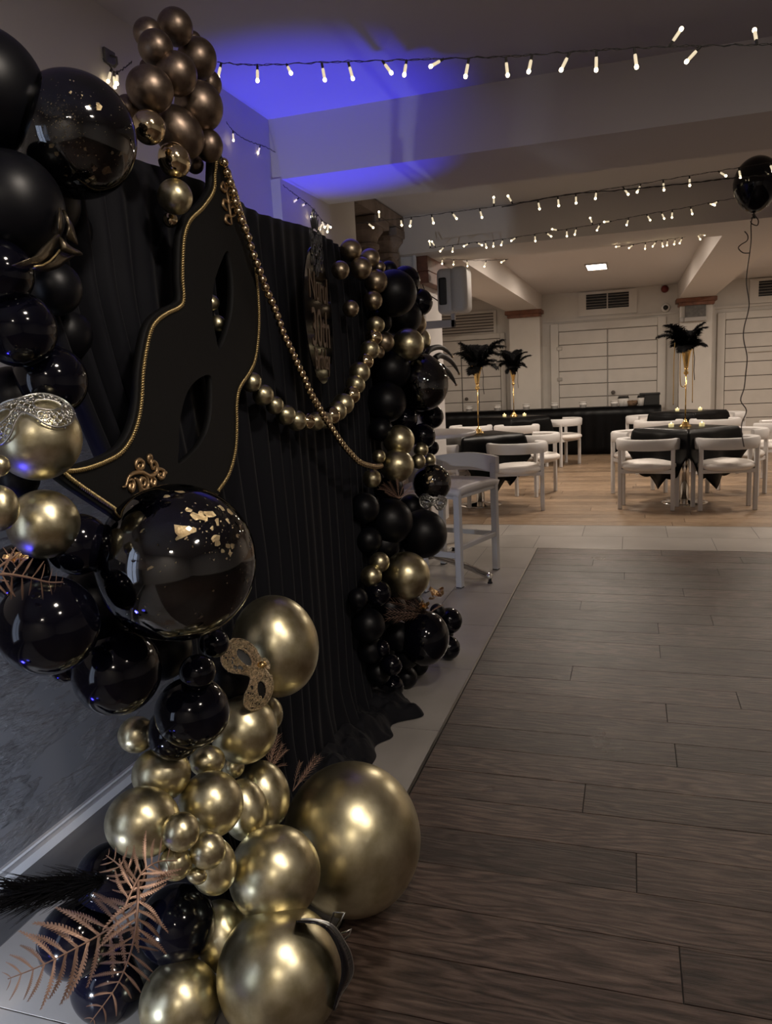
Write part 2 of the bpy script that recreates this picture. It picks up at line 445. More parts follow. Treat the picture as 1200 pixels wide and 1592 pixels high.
trim = struct(MB().box(XW - 0.004, XR, 6.166, 6.174, -0.003, 0.0016).build('trim_2', 'steel_trim'))
trim = struct(MB().box(-3.9, XR, 7.127, 7.134, -0.003, 0.0012).build('trim_3', 'steel_trim'))

# ceiling and beams
struct(MB().box(-3.9, XR, YB, YF + 0.2, ZC, ZC + 0.12).build('ceiling', 'ceiling_paint'))
struct(MB().box(XL - 0.02, XR, 3.82, 4.47, ZB, ZC + 0.01).build('ceiling_beam_near', 'beam_paint'))
struct(MB().box(-2.4, XR, 6.46, 7.12, ZB - 0.01, ZC + 0.01).build('ceiling_beam_middle', 'beam_paint'))
struct(MB().box(-2.05, -1.50, 7.12, YF, 2.45, ZC + 0.01).build('ceiling_beam_far_left', 'beam_paint'))
struct(MB().box(0.72, 1.25, 7.12, YF, 2.45, ZC + 0.01).build('ceiling_beam_far_right', 'beam_paint'))
# left wall: slate plaster below the dado height near the camera, painted above
struct(MB().box(XL - 0.2, XL, YB, 5.08, 0.0, 1.30).build('wall_left', 'slate_plaster'))
struct(MB().box(XL - 0.2, XL + 0.004, YB, 5.08, 1.30, ZC).build('wall_left_upper', 'wall_paint'))
struct(MB().box(XL, XL + 0.055, 3.80, 4.49, 0, ZB).build('wall_left_pilaster', 'wall_paint'))
struct(MB().box(XL, XL + 0.022, YB, 3.8, 0.0, 0.032).build('baseboard_left', 'skirting'))
struct(MB().box(XL, XL + 0.012, YB, 3.8, 0.042, 0.050).build('trim_4', 'skirting'))
# alcove with two stone columns between the left wall and the pillar
struct(MB().box(-2.55, -2.42, 5.08, 6.7, 0, ZC).build('wall_alcove', 'wall_paint'))
struct(MB().box(-2.6, XL - 0.19, 4.9, 5.08, 0, ZC).build('wall_alcove_side', 'wall_paint'))
struct(MB().box(-2.42, XL + 0.0, 6.59, 7.50, 0, ZB - 0.01).build('wall_pillar', 'wall_paint'))
struct(MB().box(-2.42, XL - 0.05, 5.08, 6.57, 2.61, 2.71).build('wall_alcove_lintel', 'stone'))
ca = thing('stone_column', 'weathered stone column nearest the curtain, in the wall alcove', 'column', (-1.97, 5.86, 0), group='stone columns in the alcove')
def column(t):
    MB().bbox(-0.10, 0.10, -0.10, 0.10, 0.12, 2.39, 0.02).build('shaft', 'stone', t)
    MB().lathe([(0.15, 0), (0.15, 0.06), (0.12, 0.10), (0.11, 0.13)], 20).build('base', 'stone', t)
    c = MB(); c.lathe([(0.10, 2.37), (0.125, 2.39), (0.125, 2.42), (0.11, 2.43), (0.125, 2.47), (0.16, 2.51), (0.16, 2.54)], 20)
    c.bbox(-0.17, 0.17, -0.17, 0.17, 2.54, 2.605, 0.008); c.build('capital', 'stone', t)
column(ca)
cb_ = copy_tree(ca); cb_.location = (-1.97, 6.40, 0); cb_['label'] = 'weathered stone column in the alcove, beside the white pillar'
struct(MB().tube([(XL - 0.0, 6.57, 0), (XL - 0.0, 6.57, ZB)], 0.018, 10).build('trim_5', 'skirting'))
# timber corbels: on the pillar by the speaker and on the far pilasters
def corbel(label, x0, x1, y0, y1, z0, z1):
    t = thing('timber_corbel', label, 'corbel', ((x0+x1)/2, (y0+y1)/2, z0), group='timber corbels under the beams')
    hx, hy, h = (x1-x0)/2, (y1-y0)/2, z1-z0
    MB().bbox(-hx, hx, -hy, hy, h*0.45, h, 0.006).build('upper_block', 'brown_wood', t)
    MB().bbox(-hx*0.88, hx*0.88, -hy*0.9, hy*0.9, 0, h*0.47, 0.008).build('lower_block', 'brown_wood', t)
corbel('rough brown timber corbel behind the white wall speaker', XL + 0.0, XL + 0.10, 6.62, 7.48, 2.20, 2.42)
corbel('brown timber corbel on the pilaster left of the double doors', -2.08, -1.46, 13.62, 14.0, 2.33, 2.45)
corbel('brown timber corbel on the pilaster above the grey light box', 0.68, 1.29, 13.62, 14.0, 2.33, 2.45)
# far walls
struct(MB().box(-3.9, XR, YF, YF + 0.15, 0, ZC).build('wall_far', 'joinery_paint'))
struct(MB().box(-4.0, -3.75, 7.1, YF, 0, ZC).build('wall_far_left', 'joinery_paint'))
struct(MB().box(-3.9, -2.4, 7.1, 7.3, 0, ZC).build('wall_return', 'joinery_paint'))
struct(MB().box(-2.02, -1.50, 13.72, YF, 0, 2.34).build('wall_pilaster_left', 'joinery_paint'))
struct(MB().box(0.74, 1.23, 13.72, YF, 0, 2.34).build('wall_pilaster_right', 'joinery_paint'))
struct(MB().box(XR, XR + 0.15, YB, YF, 0, ZC).build('wall_right', 'joinery_paint'))
struct(MB().box(-3.9, XR, YB - 0.15, YB, 0, ZC).build('wall_back', 'joinery_paint'))
struct(MB().box(-3.9, XL - 0.18, YB, 5.0, 0, ZC).build('wall_left_core', 'joinery_paint'))
# plank-built doors with their frames (n boards each)
def plank_door(name, x0, x1, z1, n, yface, lower=True):
    d = bpy.data.objects.new(name, None); COL.objects.link(d); d.location = (x0, yface, 0); d['kind'] = 'structure'
    w_ = x1 - x0
    MB().box(0.004, w_ - 0.004, 0.0, 0.03, 0.02, z1 - 0.003).build('core', 'groove_dark', d)
    h = (z1 - 0.03) / n
    for i in range(n):
        z = 0.025 + i*h
        MB().bbox(0.006, w_ - 0.006, -0.022, 0.004, z + 0.005, z + h - 0.005, 0.005, 1).build('board', 'door_paint', d)
    return d
def frame(name, x0, x1, z1, yface, wdt=0.14):
    f = MB(); f.bbox(x0 - wdt, x0, yface - 0.05, yface + 0.03, 0, z1 + wdt, 0.008, 1); f.bbox(x1, x1 + wdt, yface - 0.05, yface + 0.03, 0, z1 + wdt, 0.008, 1)
    f.bbox(x0, x1, yface - 0.05, yface + 0.03, z1, z1 + wdt, 0.008, 1)
    return struct(f.build(name, 'joinery_paint'))
yd = YF - 0.03
d1 = plank_door('door_1', -1.22, -0.40, 2.07, 9, yd); d2 = plank_door('door_2', -0.395, 0.41, 2.07, 9, yd)
for z in (1.25, 1.78):
    for dd, xx in ((d1, 0.0),):
        MB().bbox(xx - 0.03, xx + 0.06, -0.035, -0.02, z - 0.03, z + 0.03, 0.004, 1).build('hinge', 'steel_trim', dd)
MB().lathe([(0.015, 0), (0.035, 0.02), (0.035, 0.05), (0.01, 0.06)], 14).build('door_knob', 'groove_dark', d2).matrix_local = Matrix.Translation((0.09, -0.02, 0.99)) @ Matrix.Rotation(PI/2, 4, 'X')
frame('trim_6', -1.22, 0.41, 2.07, YF)
d3 = plank_door('door_3', -2.95, -2.24, 2.03, 9, yd); d4 = plank_door('door_4', -3.66, -2.955, 2.03, 9, yd)
MB().bbox(0.30, 0.31, -0.03, 0.0, 0.05, 1.95, 0.002, 1).build('batten', 'groove_dark', d3)
MB().lathe([(0.012, 0), (0.03, 0.02), (0.03, 0.05), (0.01, 0.06)], 14).build('door_knob', 'groove_dark', d3).matrix_local = Matrix.Translation((0.08, -0.02, 0.98)) @ Matrix.Rotation(PI/2, 4, 'X')
frame('trim_7', -3.66, -2.24, 2.03, YF, 0.09)
d5 = plank_door('door_5', 1.46, 2.36, 2.09, 9, yd); frame('trim_8', 1.46, 2.36, 2.09, YF, 0.12)
MB().bbox(0.35, 0.70, -0.06, -0.02, 1.545, 1.56, 0.004, 1).build('door_handle', 'joinery_paint', d5)
struct(MB().box(-1.48, 0.72, YF - 0.035, YF, 2.24, 2.275).build('trim_9', 'joinery_paint'))
struct(MB().box(1.25, 3.8, YF - 0.035, YF, 2.27, 2.31).build('trim_10', 'joinery_paint'))
struct(MB().box(1.22, 1.29, YF - 0.06, YF, 0, 2.3).build('trim_11', 'joinery_paint'))
# air vents above the doors
def vent(label, x0, x1, z0, z1, n, black=True, mid=True, marg=0.13):
    t = thing('air_vent', label, 'vent', ((x0+x1)/2, YF - 0.012, z0), group='air vents above the doors')
    w_ = (x1-x0)/2; h = z1-z0
    f = MB(); f.box(-w_-marg, -w_, -0.03, 0.012, -marg*0.8, h + 0.04); f.box(w_, w_+marg, -0.03, 0.012, -marg*0.8, h + 0.04)
    f.box(-w_, w_, -0.03, 0.012, h, h+0.04); f.box(-w_, w_, -0.03, 0.012, -marg*0.8, 0); f.build('frame', 'joinery_paint', t)
    MB().box(-w_, w_, -0.001, 0.010, 0, h).build('backing', 'vent_black' if black else 'groove_dark', t)
    for i in range(n):
        z = h*(i+0.75)/(n+0.4)
        s = MB(); a = 0.003 if black else 0.015
        s.add([(-w_, -0.025, z-a), (w_, -0.025, z-a), (w_, -0.004, z+a), (-w_, -0.004, z+a), (-w_, -0.021, z-a-0.004), (w_, -0.021, z-a-0.004), (w_, 0.0, z+a-0.004), (-w_, 0.0, z+a-0.004)],
              [(0,1,2,3), (7,6,5,4), (0,4,5,1), (3,2,6,7), (0,3,7,4), (1,5,6,2)])
        s.build('slat', 'vent_slat' if black else 'joinery_paint', t)
    if mid: MB().box(-0.012, 0.012, -0.03, -0.002, 0, h).build('mullion', 'vent_slat', t)
vent('black slatted air vent above the double doors', -0.75, -0.05, 2.41, 2.66, 5)
vent('black slatted air vent at the right edge above the far right door', 1.94, 2.7, 2.42, 2.66, 5)
vent('pale louvred vent panel above the left far doors', -3.5, -2.35, 2.10, 2.48, 7, False, False, 0.05)

# ------------------------------------------------------------------ lamps of the room and added cool lights
def panel(label, x, y, z, watts, sx=0.32, sy=0.32, color=WARM, group='ceiling light panels'):
    t = thing('ceiling_light', label, 'light', (x, y, z), group=group)
    f = MB(); a, b_ = sx/2 + 0.02, sy/2 + 0.02
    f.box(-a, a, -b_, -sy/2, -0.018, 0.0); f.box(-a, a, sy/2, b_, -0.018, 0.0); f.box(-a, -sx/2, -sy/2, sy/2, -0.018, 0.0); f.box(sx/2, a, -sy/2, sy/2, -0.018, 0.0)
    f.build('frame', 'plastic_white', t)
    MB().box(-sx/2, sx/2, -sy/2, sy/2, -0.014, -0.004).build('diffuser', 'lamp_diffuser', t)
    ld = bpy.data.lights.new('panel_lamp', 'AREA'); ld.shape = 'RECTANGLE'; ld.size = sx*0.95; ld.size_y = sy*0.95; ld.energy = watts; ld.color = color
    lo = bpy.data.objects.new('panel_lamp', ld); COL.objects.link(lo); lo.parent = t; lo.location = (0, 0, -0.022)
panel('bright rectangular light panel in the far ceiling', -0.44, 10.8, ZC, FAR_PANEL_W, 0.24, 0.55)
panel('ceiling light panel over the dining tables, hidden by the beam', -0.44, 8.3, ZC, FAR_PANEL_W, 0.24, 0.55)
panel('ceiling light panel in the right dining bay', 2.3, 8.6, ZC, FAR_PANEL_W, 0.24, 0.55)
panel('ceiling light panel in the far right dining bay', 2.3, 11.4, ZC, FAR_PANEL_W, 0.24, 0.55)
panel('ceiling light panel in the left dining bay', -2.9, 9.8, ZC, FAR_PANEL_W, 0.24, 0.55)
panel('ceiling light panel over the dance floor, nearer', 0.25, 0.75, ZC, NEAR_PANEL_W, 0.20, 0.20, NEAR_COL)
panel('ceiling light panel over the dance floor, right', 1.35, 0.45, ZC, NEAR_PANEL_W*0.8, 0.20, 0.20, NEAR_COL)
panel('ceiling light panel over the dance floor, behind', 0.6, -1.6, ZC, NEAR_PANEL_W*0.8, 0.20, 0.20, NEAR_COL)
def par(label, loc, target, watts, ang, blend=0.6, color=(0.04, 0.035, 1.0)):
    t = thing('uplighter', label, 'light', loc, group='blue uplighters behind the backdrop')
    MB().lathe([(0.05, 0), (0.055, 0.01), (0.06, 0.12), (0.062, 0.13), (0.056, 0.132)], 18).build('can', 'par_black', t, True)
    MB().lathe([(0.054, 0.128), (0.05, 0.1335)], 18).build('lens', 'par_lens', t)
    ld = bpy.data.lights.new('blue_lamp', 'SPOT'); ld.energy = watts; ld.color = color; ld.spot_size = math.radians(ang); ld.spot_blend = blend; ld.shadow_soft_size = 0.04
    lo = bpy.data.objects.new('blue_lamp', ld); COL.objects.link(lo); lo.parent = t; lo.location = (0, 0, 0.15)
    lo.rotation_euler = (Vector(target) - Vector(loc)).to_track_quat('-Z', 'Y').to_euler()
par('blue LED uplighter on the floor behind the curtain', (-1.50, 3.62, 0.0), (-1.46, 3.66, 2.7), BLUE_W, 37, 0.9)
par('blue LED uplighter on the floor behind the near balloons', (-1.50, 0.62, 0.0), (-1.05, 0.95, 1.3), BLUE_W*0.05, 60)
par('added cool white lamp by the wall, left of the near balloons', (-1.30, 0.45, 0.0), (-1.50, 1.45, 0.15), 130.0, 85, 0.8, (0.74, 0.83, 1.0))  # added unseen lamp that washes the plaster and tiles with cool light
# added glowing panel, out of view on the left wall, for cool reflections
wn = bpy.data.objects.new('cool_glow_panel', None); COL.objects.link(wn); wn.location = (XL, -0.55, 0.55); wn['kind'] = 'structure'
fm = MB(); fm.box(0, 0.05, -0.52, -0.45, 0, 1.5); fm.box(0, 0.05, 0.45, 0.52, 0, 1.5); fm.box(0, 0.05, -0.45, 0.45, 0, 0.07); fm.box(0, 0.05, -0.45, 0.45, 1.43, 1.5); fm.build('glow_frame', 'skirting', wn)
for y0_ in (-0.45, 0.01):
    MB().box(0.012, 0.022, y0_, y0_ + 0.44, 0.07, 1.43).build('glow_sheet', 'cool_glow', wn)
MB().box(0, 0.045, -0.015, 0.015, 0.07, 1.43).build('mullion', 'skirting', wn)
# ================================================================== BACKDROP
XC = -1.07
def curtain_mesh():
    ny, nz = 330, 44; vs = []; fs = []
    for j in range(nz + 1):
        z = 0.012 + (1.93 - 0.012) * j / nz
        t = j / nz
        # near edge is pulled in towards the lower part
        y0 = 1.22 if z > 1.62 else (1.22 + 0.36 * min(1, (1.62 - z) / 0.75) ** 1.3)
        y1 = 3.42
        for i in range(ny + 1):
            s = i / ny
            y = 1.22 + (y1 - 1.22) * s + (y0 - 1.22) * (1 - s) ** 4
            ph = s * 43.0 + 0.9 * math.sin(s * 9.1) + 0.07 * math.sin(z * 1.6 + s * 20)
            amp = 0.016 + 0.010 * math.sin(s * 17.0 + 1.3) 
            if s < 0.22: amp *= 1.35
            amp *= 1 - 0.8 * t ** 8
            x = XC + amp * math.sin(ph * 2 * PI * 0.62) + 0.003 * math.sin(z * 1.5 + s * 60)
            if z < 0.28:                       # the hem spreads over the tiles
                k = (0.28 - z) / 0.28
                x += 0.06 * k * k * (0.6 + 0.4 * math.sin(s * 22)) + 0.02 * k * math.sin(s * 71)
            z2 = z - (0.018 * math.sin(s * PI * 3 + 0.4) ** 2 if j == nz else 0)
            vs.append((x, y, z2))
    W = ny + 1
    for j in range(nz):
        for i in range(ny):
            fs.append((j*W+i, j*W+i+1, (j+1)*W+i+1, (j+1)*W+i))
    m_ = MB(); m_.add(vs, fs); return m_.mesh('curtain', True)
cur = thing('backdrop_curtain', 'long black velvet curtain hanging behind the giant mask', 'curtain', (0, 0, 0))
o = obj('drape', curtain_mesh(), 'curtain_black', cur)
sm = o.modifiers.new('thick', 'SOLIDIFY'); sm.thickness = 0.004
# the hem pooled on the tiles at the foot of the curtain
hp = MB(); vs = []; fs = []; nu, nv = 120, 26
for j in range(nv + 1):
    for i in range(nu + 1):
        u = i / nu; v = j / nv
        y = 2.15 + 0.85 * u; x = -1.05 + (0.15 + 0.09*u) * v * (0.8 + 0.5*mnoise.noise(Vector((y*7, 0.7, 1.9))))
        prof = math.sin(PI * min(1, v*0.98 + 0.02)) ** 0.7
        n = mnoise.noise(Vector((y * 9, x * 14, 0.3))) * 0.5 + mnoise.noise(Vector((y * 22, x * 20, 5.3))) * 0.3
        z = 0.004 + max(0, prof * (0.035 + 0.085 * n)) + 0.02*abs(mnoise.noise(Vector((y*40, x*40, 2.2))))*prof + (0.10 * (1 - v) ** 2)
        vs.append((x, y, z))
for j in range(nv):
    for i in range(nu): fs.append((j*(nu+1)+i, j*(nu+1)+i+1, (j+1)*(nu+1)+i+1, (j+1)*(nu+1)+i))
hp.add(vs, fs); hp.build('pooled_hem', 'curtain_black', cur, True)
st = thing('backdrop_stand', 'thin dark metal stand carrying the black curtain', 'stand', (-1.13, 2.1, 0))
MB().tube([(-0.02, -0.86, 1.90), (-0.02, 1.28, 1.90)], 0.014, 10).build('crossbar', 'par_black', st, True)
for yy in (-0.42, 0.85):
    MB().tube([(0, yy, 0.02), (0, yy, 1.92)], 0.014, 10).build('pole', 'par_black', st, True)
    MB().bbox(-0.16, 0.02, yy - 0.10, yy + 0.10, 0.0, 0.022, 0.004, 1).build('foot', 'par_black', st)

# ------------------------------------------------------------------ the giant mask
XM = -0.985
braid_left = [(331,246),(328,272),(326,298),(310,323),(290,343),(281,365),(278,390),(277,433),(279,465),(273,478),(253,488),(237,500),(227,517),(220,547),(215,583),(213,620),(208,653),(197,683),(180,705),(157,718),(133,727),(110,732),(88,732)]
lower = [(107,748),(133,766),(160,784),(182,798),(215,812),(250,815),(290,800)]
braid_right = [(333,763),(350,737),(360,700),(362,660),(362,627),(367,603),(380,583),(390,563),(395,533),(397,500),(396,467),(393,433),(388,400),(380,365),(370,330),(358,292),(347,262)]
eye_hi = [(348,390),(333,423),(326,453),(325,487),(330,520),(337,543),(350,513),(357,480),(358,443),(355,413)]
eye_lo = [(323,585),(307,587),(290,603),(280,627),(274,660),(273,693),(273,722),(300,700),(315,677),(323,650),(325,617)]
def uv(p, X=XM):
    q = atX(p[0], p[1], X); return Vector((q.y, q.z, 0))
def offset_poly(pts, d):
    n = len(pts); out = []
    area = sum(pts[i].x*pts[(i+1)%n].y - pts[(i+1)%n].x*pts[i].y for i in range(n))
    sg = 1 if area > 0 else -1
    for i in range(n):
        t = (pts[(i+1)%n] - pts[(i-1)%n]).normalized()
        out.append(pts[i] + Vector((t.y, -t.x, 0)) * d * sg)
    return out
mroot_p = atX(230, 620, XM)
mask = thing('giant_mask', 'giant flat black masquerade mask with gold braid edging on the curtain', 'mask', (XM, 1.5, 1.1))
MLOC = Vector((XM, 1.5, 1.1))
outl = [uv(p) for p in braid_left + lower + braid_right]
outl_s = catmull(outl, 4, True)
# keep the pointed corner sharp
board = offset_poly(outl_s, 0.011)
eyes = [catmull([uv(p) for p in e], 4, True) for e in (eye_hi, eye_lo)]
me = curve_mesh('board', [board] + eyes, 0.009, lambda u, v, ww: Vector((ww, u, v)) - Vector((0, MLOC.y, MLOC.z)))
mb_ = obj('board', me, 'mask_black', mask)
# braid: a row of twisted strands following the edge
def braid(path, name):
    pts = catmull(path, 6); L_ = 0; out = [pts[0]]
    m_ = MB(); a = []; b2 = []
    acc = 0
    for i, p in enumerate(pts):
        if i: acc += (pts[i] - pts[i-1]).length
        t = (pts[min(i+1, len(pts)-1)] - pts[max(i-1, 0)]).normalized(); s = Vector((t.y, -t.x, 0))
        a.append((p, s, acc))
    # resample finely
    fine = []
    total = acc; n = int(total / 0.0016); k = 0
    for q in range(n):
        d = q * total / n
        while k < len(a) - 2 and a[k+1][2] < d: k += 1
        f_ = (d - a[k][2]) / max(1e-9, a[k+1][2] - a[k][2])
        fine.append((a[k][0].lerp(a[k+1][0], f_), a[k][1].lerp(a[k+1][1], f_), d))
    for phs in (0.0, PI):
        tube = []
        for (p, s, d) in fine:
            w_ = 2*PI*d/0.0115 + phs
            q = p + s * 0.0030 * math.sin(w_)
            tube.append(Vector((0.0115 + 0.0022*math.cos(w_), q.x - MLOC.y, q.y - MLOC.z)))
        m_.tube(tube, 0.0021, 5)
    o = m_.build(name, 'gold_braid', mask, True); return o
braid([uv(p) for p in braid_left], 'braid_trim')
braid([uv(p) for p in [(88,732)] + lower], 'braid_trim')
braid([uv(p) for p in braid_right], 'braid_trim')
# scrollwork appliques: strokes drawn on the mask plane
def spiral(cx, cy, r0, r1, a0, turns, n=22, asp=1.0):
    return [(cx + (r0 + (r1-r0)*i/(n-1))*math.cos(a0 + turns*2*PI*i/(n-1))*asp, cy + (r0 + (r1-r0)*i/(n-1))*math.sin(a0 + turns*2*PI*i/(n-1))) for i in range(n)]
def strokes(parent, name, lines, rad, X=XM + 0.0118, loc=MLOC, mat='bronze_applique', cat=True):
    m_ = MB()
    for ln in lines:
        pts = []
        for p in (ln if len(ln) > 14 else [tuple(q)[:2] for q in catmull([(a, b, 0) for a, b in ln], 5)]):
            q = atX(p[0], p[1], XM); pts.append(Vector((X - loc.x, q.y - loc.y, q.z - loc.z)))
        n = len(pts)
        m_.tube(pts, [rad*(0.45 + 0.75*math.sin(PI*min(1, max(0, (i+0.6)/(n+0.2))))) for i in range(n)], 6)
    return m_.build(name, mat, parent, True)
k = 100/1200
def z6(L): return [(170 + x*k, 690 + y*k) for x, y in L]
sc_lines = [z6([(155,810),(215,780),(260,640),(340,560),(450,530),(540,540),(640,600),(720,590),(790,520),(790,400),(740,330),(690,380),(720,470),(760,420)]),
            z6([(480,520),(410,440),(410,340),(470,300),(530,350),(520,450),(470,480),(445,420),(480,385)]),
            z6([(270,690),(330,670),(360,760),(330,870),(285,830),(300,750),(335,790)]),
            z6([(560,560),(620,660),(630,790),(560,870),(490,820),(480,700),(520,640),(575,690),(560,780),(515,770)]),
            z6([(380,640),(440,700),(480,820),(490,930)]),
            z6([(700,600),(760,680),(735,780),(690,730),(700,650)]),
            z6([(780,560),(840,470),(920,510),(910,620),(850,640),(820,580),(870,550)]), z6([(920,560),(975,530)]),
            z6([(690,380),(640,330),(640,250),(670,225),(690,290),(670,370)])]
strokes(mask, 'scroll_applique', sc_lines, 0.0042)
sc2 = [[(340,283),(346,300),(350,325),(354,350)], [(340,283),(337,292),(342,298),(346,292),(343,287)], [(349,318),(342,312),(340,320),(346,328)], [(350,325),(357,322),(359,333),(353,338)], [(347,305),(354,300),(356,309),(350,314)], [(353,340),(346,336),(344,345),(352,350)]]
strokes(mask, 'scroll_applique', sc2, 0.004)

# ------------------------------------------------------------------ acrylic sign with lettering on the curtain
SX = -0.965
sc_ = atX(496, 492, SX); SR = 0.215; SW = 1.0
sign = thing('acrylic_sign', 'round glossy black acrylic birthday sign with thin gold lettering on the curtain', 'sign', sc_, math.radians(10.5))
prof = MB(); prof.lathe([(SR, -0.002), (SR, 0.002)], 72)
dsk = prof.build('disc', 'sign_black', sign); dsk.rotation_euler = (0, PI/2, 0); dsk.scale = (1, SW, 1)
def text_part(body, size, v, parent, mat, name='lettering', wide=1.0):
    cu = bpy.data.curves.new('t', 'FONT'); cu.body = body; cu.size = size; cu.align_x = 'CENTER'; cu.align_y = 'CENTER'; cu.extrude = 0.0008; cu.shear = 0.12
    o = bpy.data.objects.new('t', cu); COL.objects.link(o)
    dg = bpy.context.evaluated_depsgraph_get(); dg.update()
    me = bpy.data.meshes.new_from_object(o.evaluated_get(dg)); bpy.data.objects.remove(o, do_unlink=True); bpy.data.curves.remove(cu)
    for q in me.vertices: q.co = Vector((q.co.z + 0.0035, q.co.x * wide, q.co.y + v))
    me.update(); return obj(name, me, mat, parent)
text_part('Nurul', 0.125, 0.085, sign, 'sign_gold', wide=1.0)
text_part('30th', 0.17, -0.045, sign, 'sign_gold', wide=0.95)
text_part('Birthday', 0.098, -0.140, sign, 'sign_gold', wide=0.72)
# small lace mask fixed on the top of the sign
lace = MB(); random.seed(3)
for i in range(26):
    a = random.uniform(0, 2*PI); r0 = random.uniform(0.02, 0.085)
    cy, cz = 0.0 + r0*math.cos(a)*1.1, 0.215 + r0*math.sin(a)*0.75 + 0.02*math.cos(a*2)
    if abs(cz - 0.20) < 0.022 and abs(abs(cy) - 0.035) < 0.028: continue
    rr = random.uniform(0.010, 0.02)
    lace.tube([(0.006, cy + rr*math.cos(t*PI/5), cz + rr*1.1*math.sin(t*PI/5)) for t in range(10)], 0.0016, 4, closed=True)
for s_ in (-1, 1):
    lace.tube([(0.007, s_*0.036 + 0.026*math.cos(t*PI/7), 0.20 + 0.015*math.sin(t*PI/7)) for t in range(14)], 0.0025, 5, closed=True)
for tq in range(7):
    a = PI*(0.15 + 0.7*tq/6); lace.tube([(0.006, 0.05*math.cos(a), 0.25 + 0.02*math.sin(a)), (0.006, 0.075*math.cos(a), 0.25 + 0.075*math.sin(a)), (0.006, 0.085*math.cos(a)+0.008, 0.25 + 0.085*math.sin(a))], [0.003, 0.002, 0.0005], 5)
lace.build('lace_mask', 'sign_silver', sign, True)

# ================================================================== BALLOONS
def balloon_profile(n):
    pr = []
    for i in range(n + 1):
        t = PI * i / n                      # 0 = neck (-Z) .. PI = crown
        r = math.sin(t); z = -math.cos(t)
        if z < 0:                           # the neck half is drawn out a little
            z *= 1.0 + 0.14 * (-z) ** 3
        pr.append((max(r, 0.0008), z))
    return pr
def bmesh_for(matname, n, cache={}):
    key = (matname, n)
    if key not in cache:
        me = MB().lathe(balloon_profile(n), n * 2).mesh('balloon', True); me.materials.append(MATS[matname]); cache[key] = me
    return cache[key]
def knot_mesh(matname, cache={}):
    if matname not in cache:
        k_ = MB().lathe([(0.05, -1.08), (0.035, -1.15), (0.075, -1.19), (0.075, -1.215), (0.035, -1.235), (0.09, -1.30), (0.13, -1.33), (0.12, -1.335)], 12)
        me = k_.mesh('knot', True); me.materials.append(MATS[matname]); cache[matname] = me
    return cache[matname]
KNOTMAT = {'balloon_black': 'knot_black', 'balloon_black_matte': 'knot_black'}
def place(px, py, r, X):
    v = ray(px, py)
    if X is None:
        t = EYE.z / (r / F - v.z)
    elif isinstance(X, tuple):
        t = X[1]                                       # given camera depth
    else: t = X / v.x
    return EYE + v * t, r * t / F
def orient(P, ang):
    away = (P - EYE).normalized()
    if ang is None: n = (away + Vector((-0.35, 0.15, 0.1))).normalized()
    else:
        a = math.radians(ang); n = (CAMR*math.cos(a) - CAMU*math.sin(a) + away*0.25).normalized()
    return n.to_track_quat('-Z', 'Y')
def orient2(P, ang):
    """neck away from the room, local X along the long axis"""
    n = ((P - EYE).normalized() + Vector((-0.35, 0.15, -0.05))).normalized()
    a = math.radians(ang); d = CAMR*math.cos(a) - CAMU*math.sin(a); d = (d - n*d.dot(n)).normalized(); zz = -n; yy = zz.cross(d)
    return Matrix(((d.x, yy.x, zz.x), (d.y, yy.y, zz.y), (d.z, yy.z, zz.z))).to_quaternion()
def balloon(px, py, r, X, mat, label, e=1.0, ang=None, group=None, name='balloon', knot=True, n=None, hang=False):
    P, R_ = place(px, py, r, X)
    q = orient(P, ang) if (hang or ang is None) else orient2(P, ang)
    n = n or (28 if r > 40 else 20 if r > 20 else 14)
    o = obj(name, bmesh_for(mat, n), None); o.location = P; o.rotation_mode = 'QUATERNION'; o.rotation_quaternion = q; o.scale = (R_, R_, R_*e) if (hang or ang is None) else (R_*e, R_, R_)
    tag(o, label, 'balloon', group)
    if knot:
        kk = obj('knot', knot_mesh(KNOTMAT.get(mat, mat)), None, o)
    return o
GD, BZ, CH, BK, BM = 'balloon_gold', 'balloon_bronze_shaded', 'balloon_gold_chrome', 'balloon_black', 'balloon_black_matte'
g1 = 'bronze balloons clustered over the mask'
balloon(272, 42, 27.3, -1.0, BZ, 'topmost bronze balloon of the cluster above the mask', group=g1)
balloon(230, 52, 22.5, -1.02, BZ, 'bronze balloon at the upper left of the cluster, partly behind another', group=g1)
balloon(242, 75, 26.8, -0.985, BZ, 'bronze balloon just under the upper left one in the cluster', group=g1)
balloon(306, 92, 30.0, -0.995, BZ, 'bronze balloon on the right shoulder of the cluster above the mask', 1.06, 120, group=g1)
balloon(274, 115, 32.1, -0.955, BZ, 'bronze balloon at the centre front of the cluster above the mask', group=g1)
balloon(233, 139, 34.2, -0.975, BZ, 'plump bronze balloon on the left side of the cluster above the mask', 1.06, 15, group=g1)
balloon(309, 166, 37.5, -0.965, BZ, 'largest glossy bronze balloon on the right side of the cluster', group=g1)
balloon(323, 131, 21.4, -1.02, BZ, 'bronze balloon half hidden on the right rim of the cluster', group=g1)
balloon(300, 62, 12.8, -1.04, BZ, 'bronze balloon peeking out behind the topmost one', group=g1)
balloon(232, 106, 15.0, -1.04, BZ, 'bronze balloon showing only a sliver behind the cluster on its left', group=g1)
balloon(199, 170, 21.4, -1.04, BZ, 'dark bronze balloon between the confetti balloon and the cluster', group=g1)
balloon(277, 206, 35.3, -0.985, BZ, 'tall matte tan bronze balloon at the bottom of the cluster', 1.22, 40, group=g1)
balloon(231, 198, 25.7, -0.955, CH, 'mirror-bright gold balloon left of the tan bronze one', group=g1)
balloon(271, 249, 24.6, -0.955, CH, 'wrinkled shiny gold balloon hanging under the bronze cluster', 1.08, -120, group=g1)
balloon(325, 227, 21.4, -0.955, BZ, 'bronze balloon at the top tip of the giant mask', 1.12, -90, group=g1)
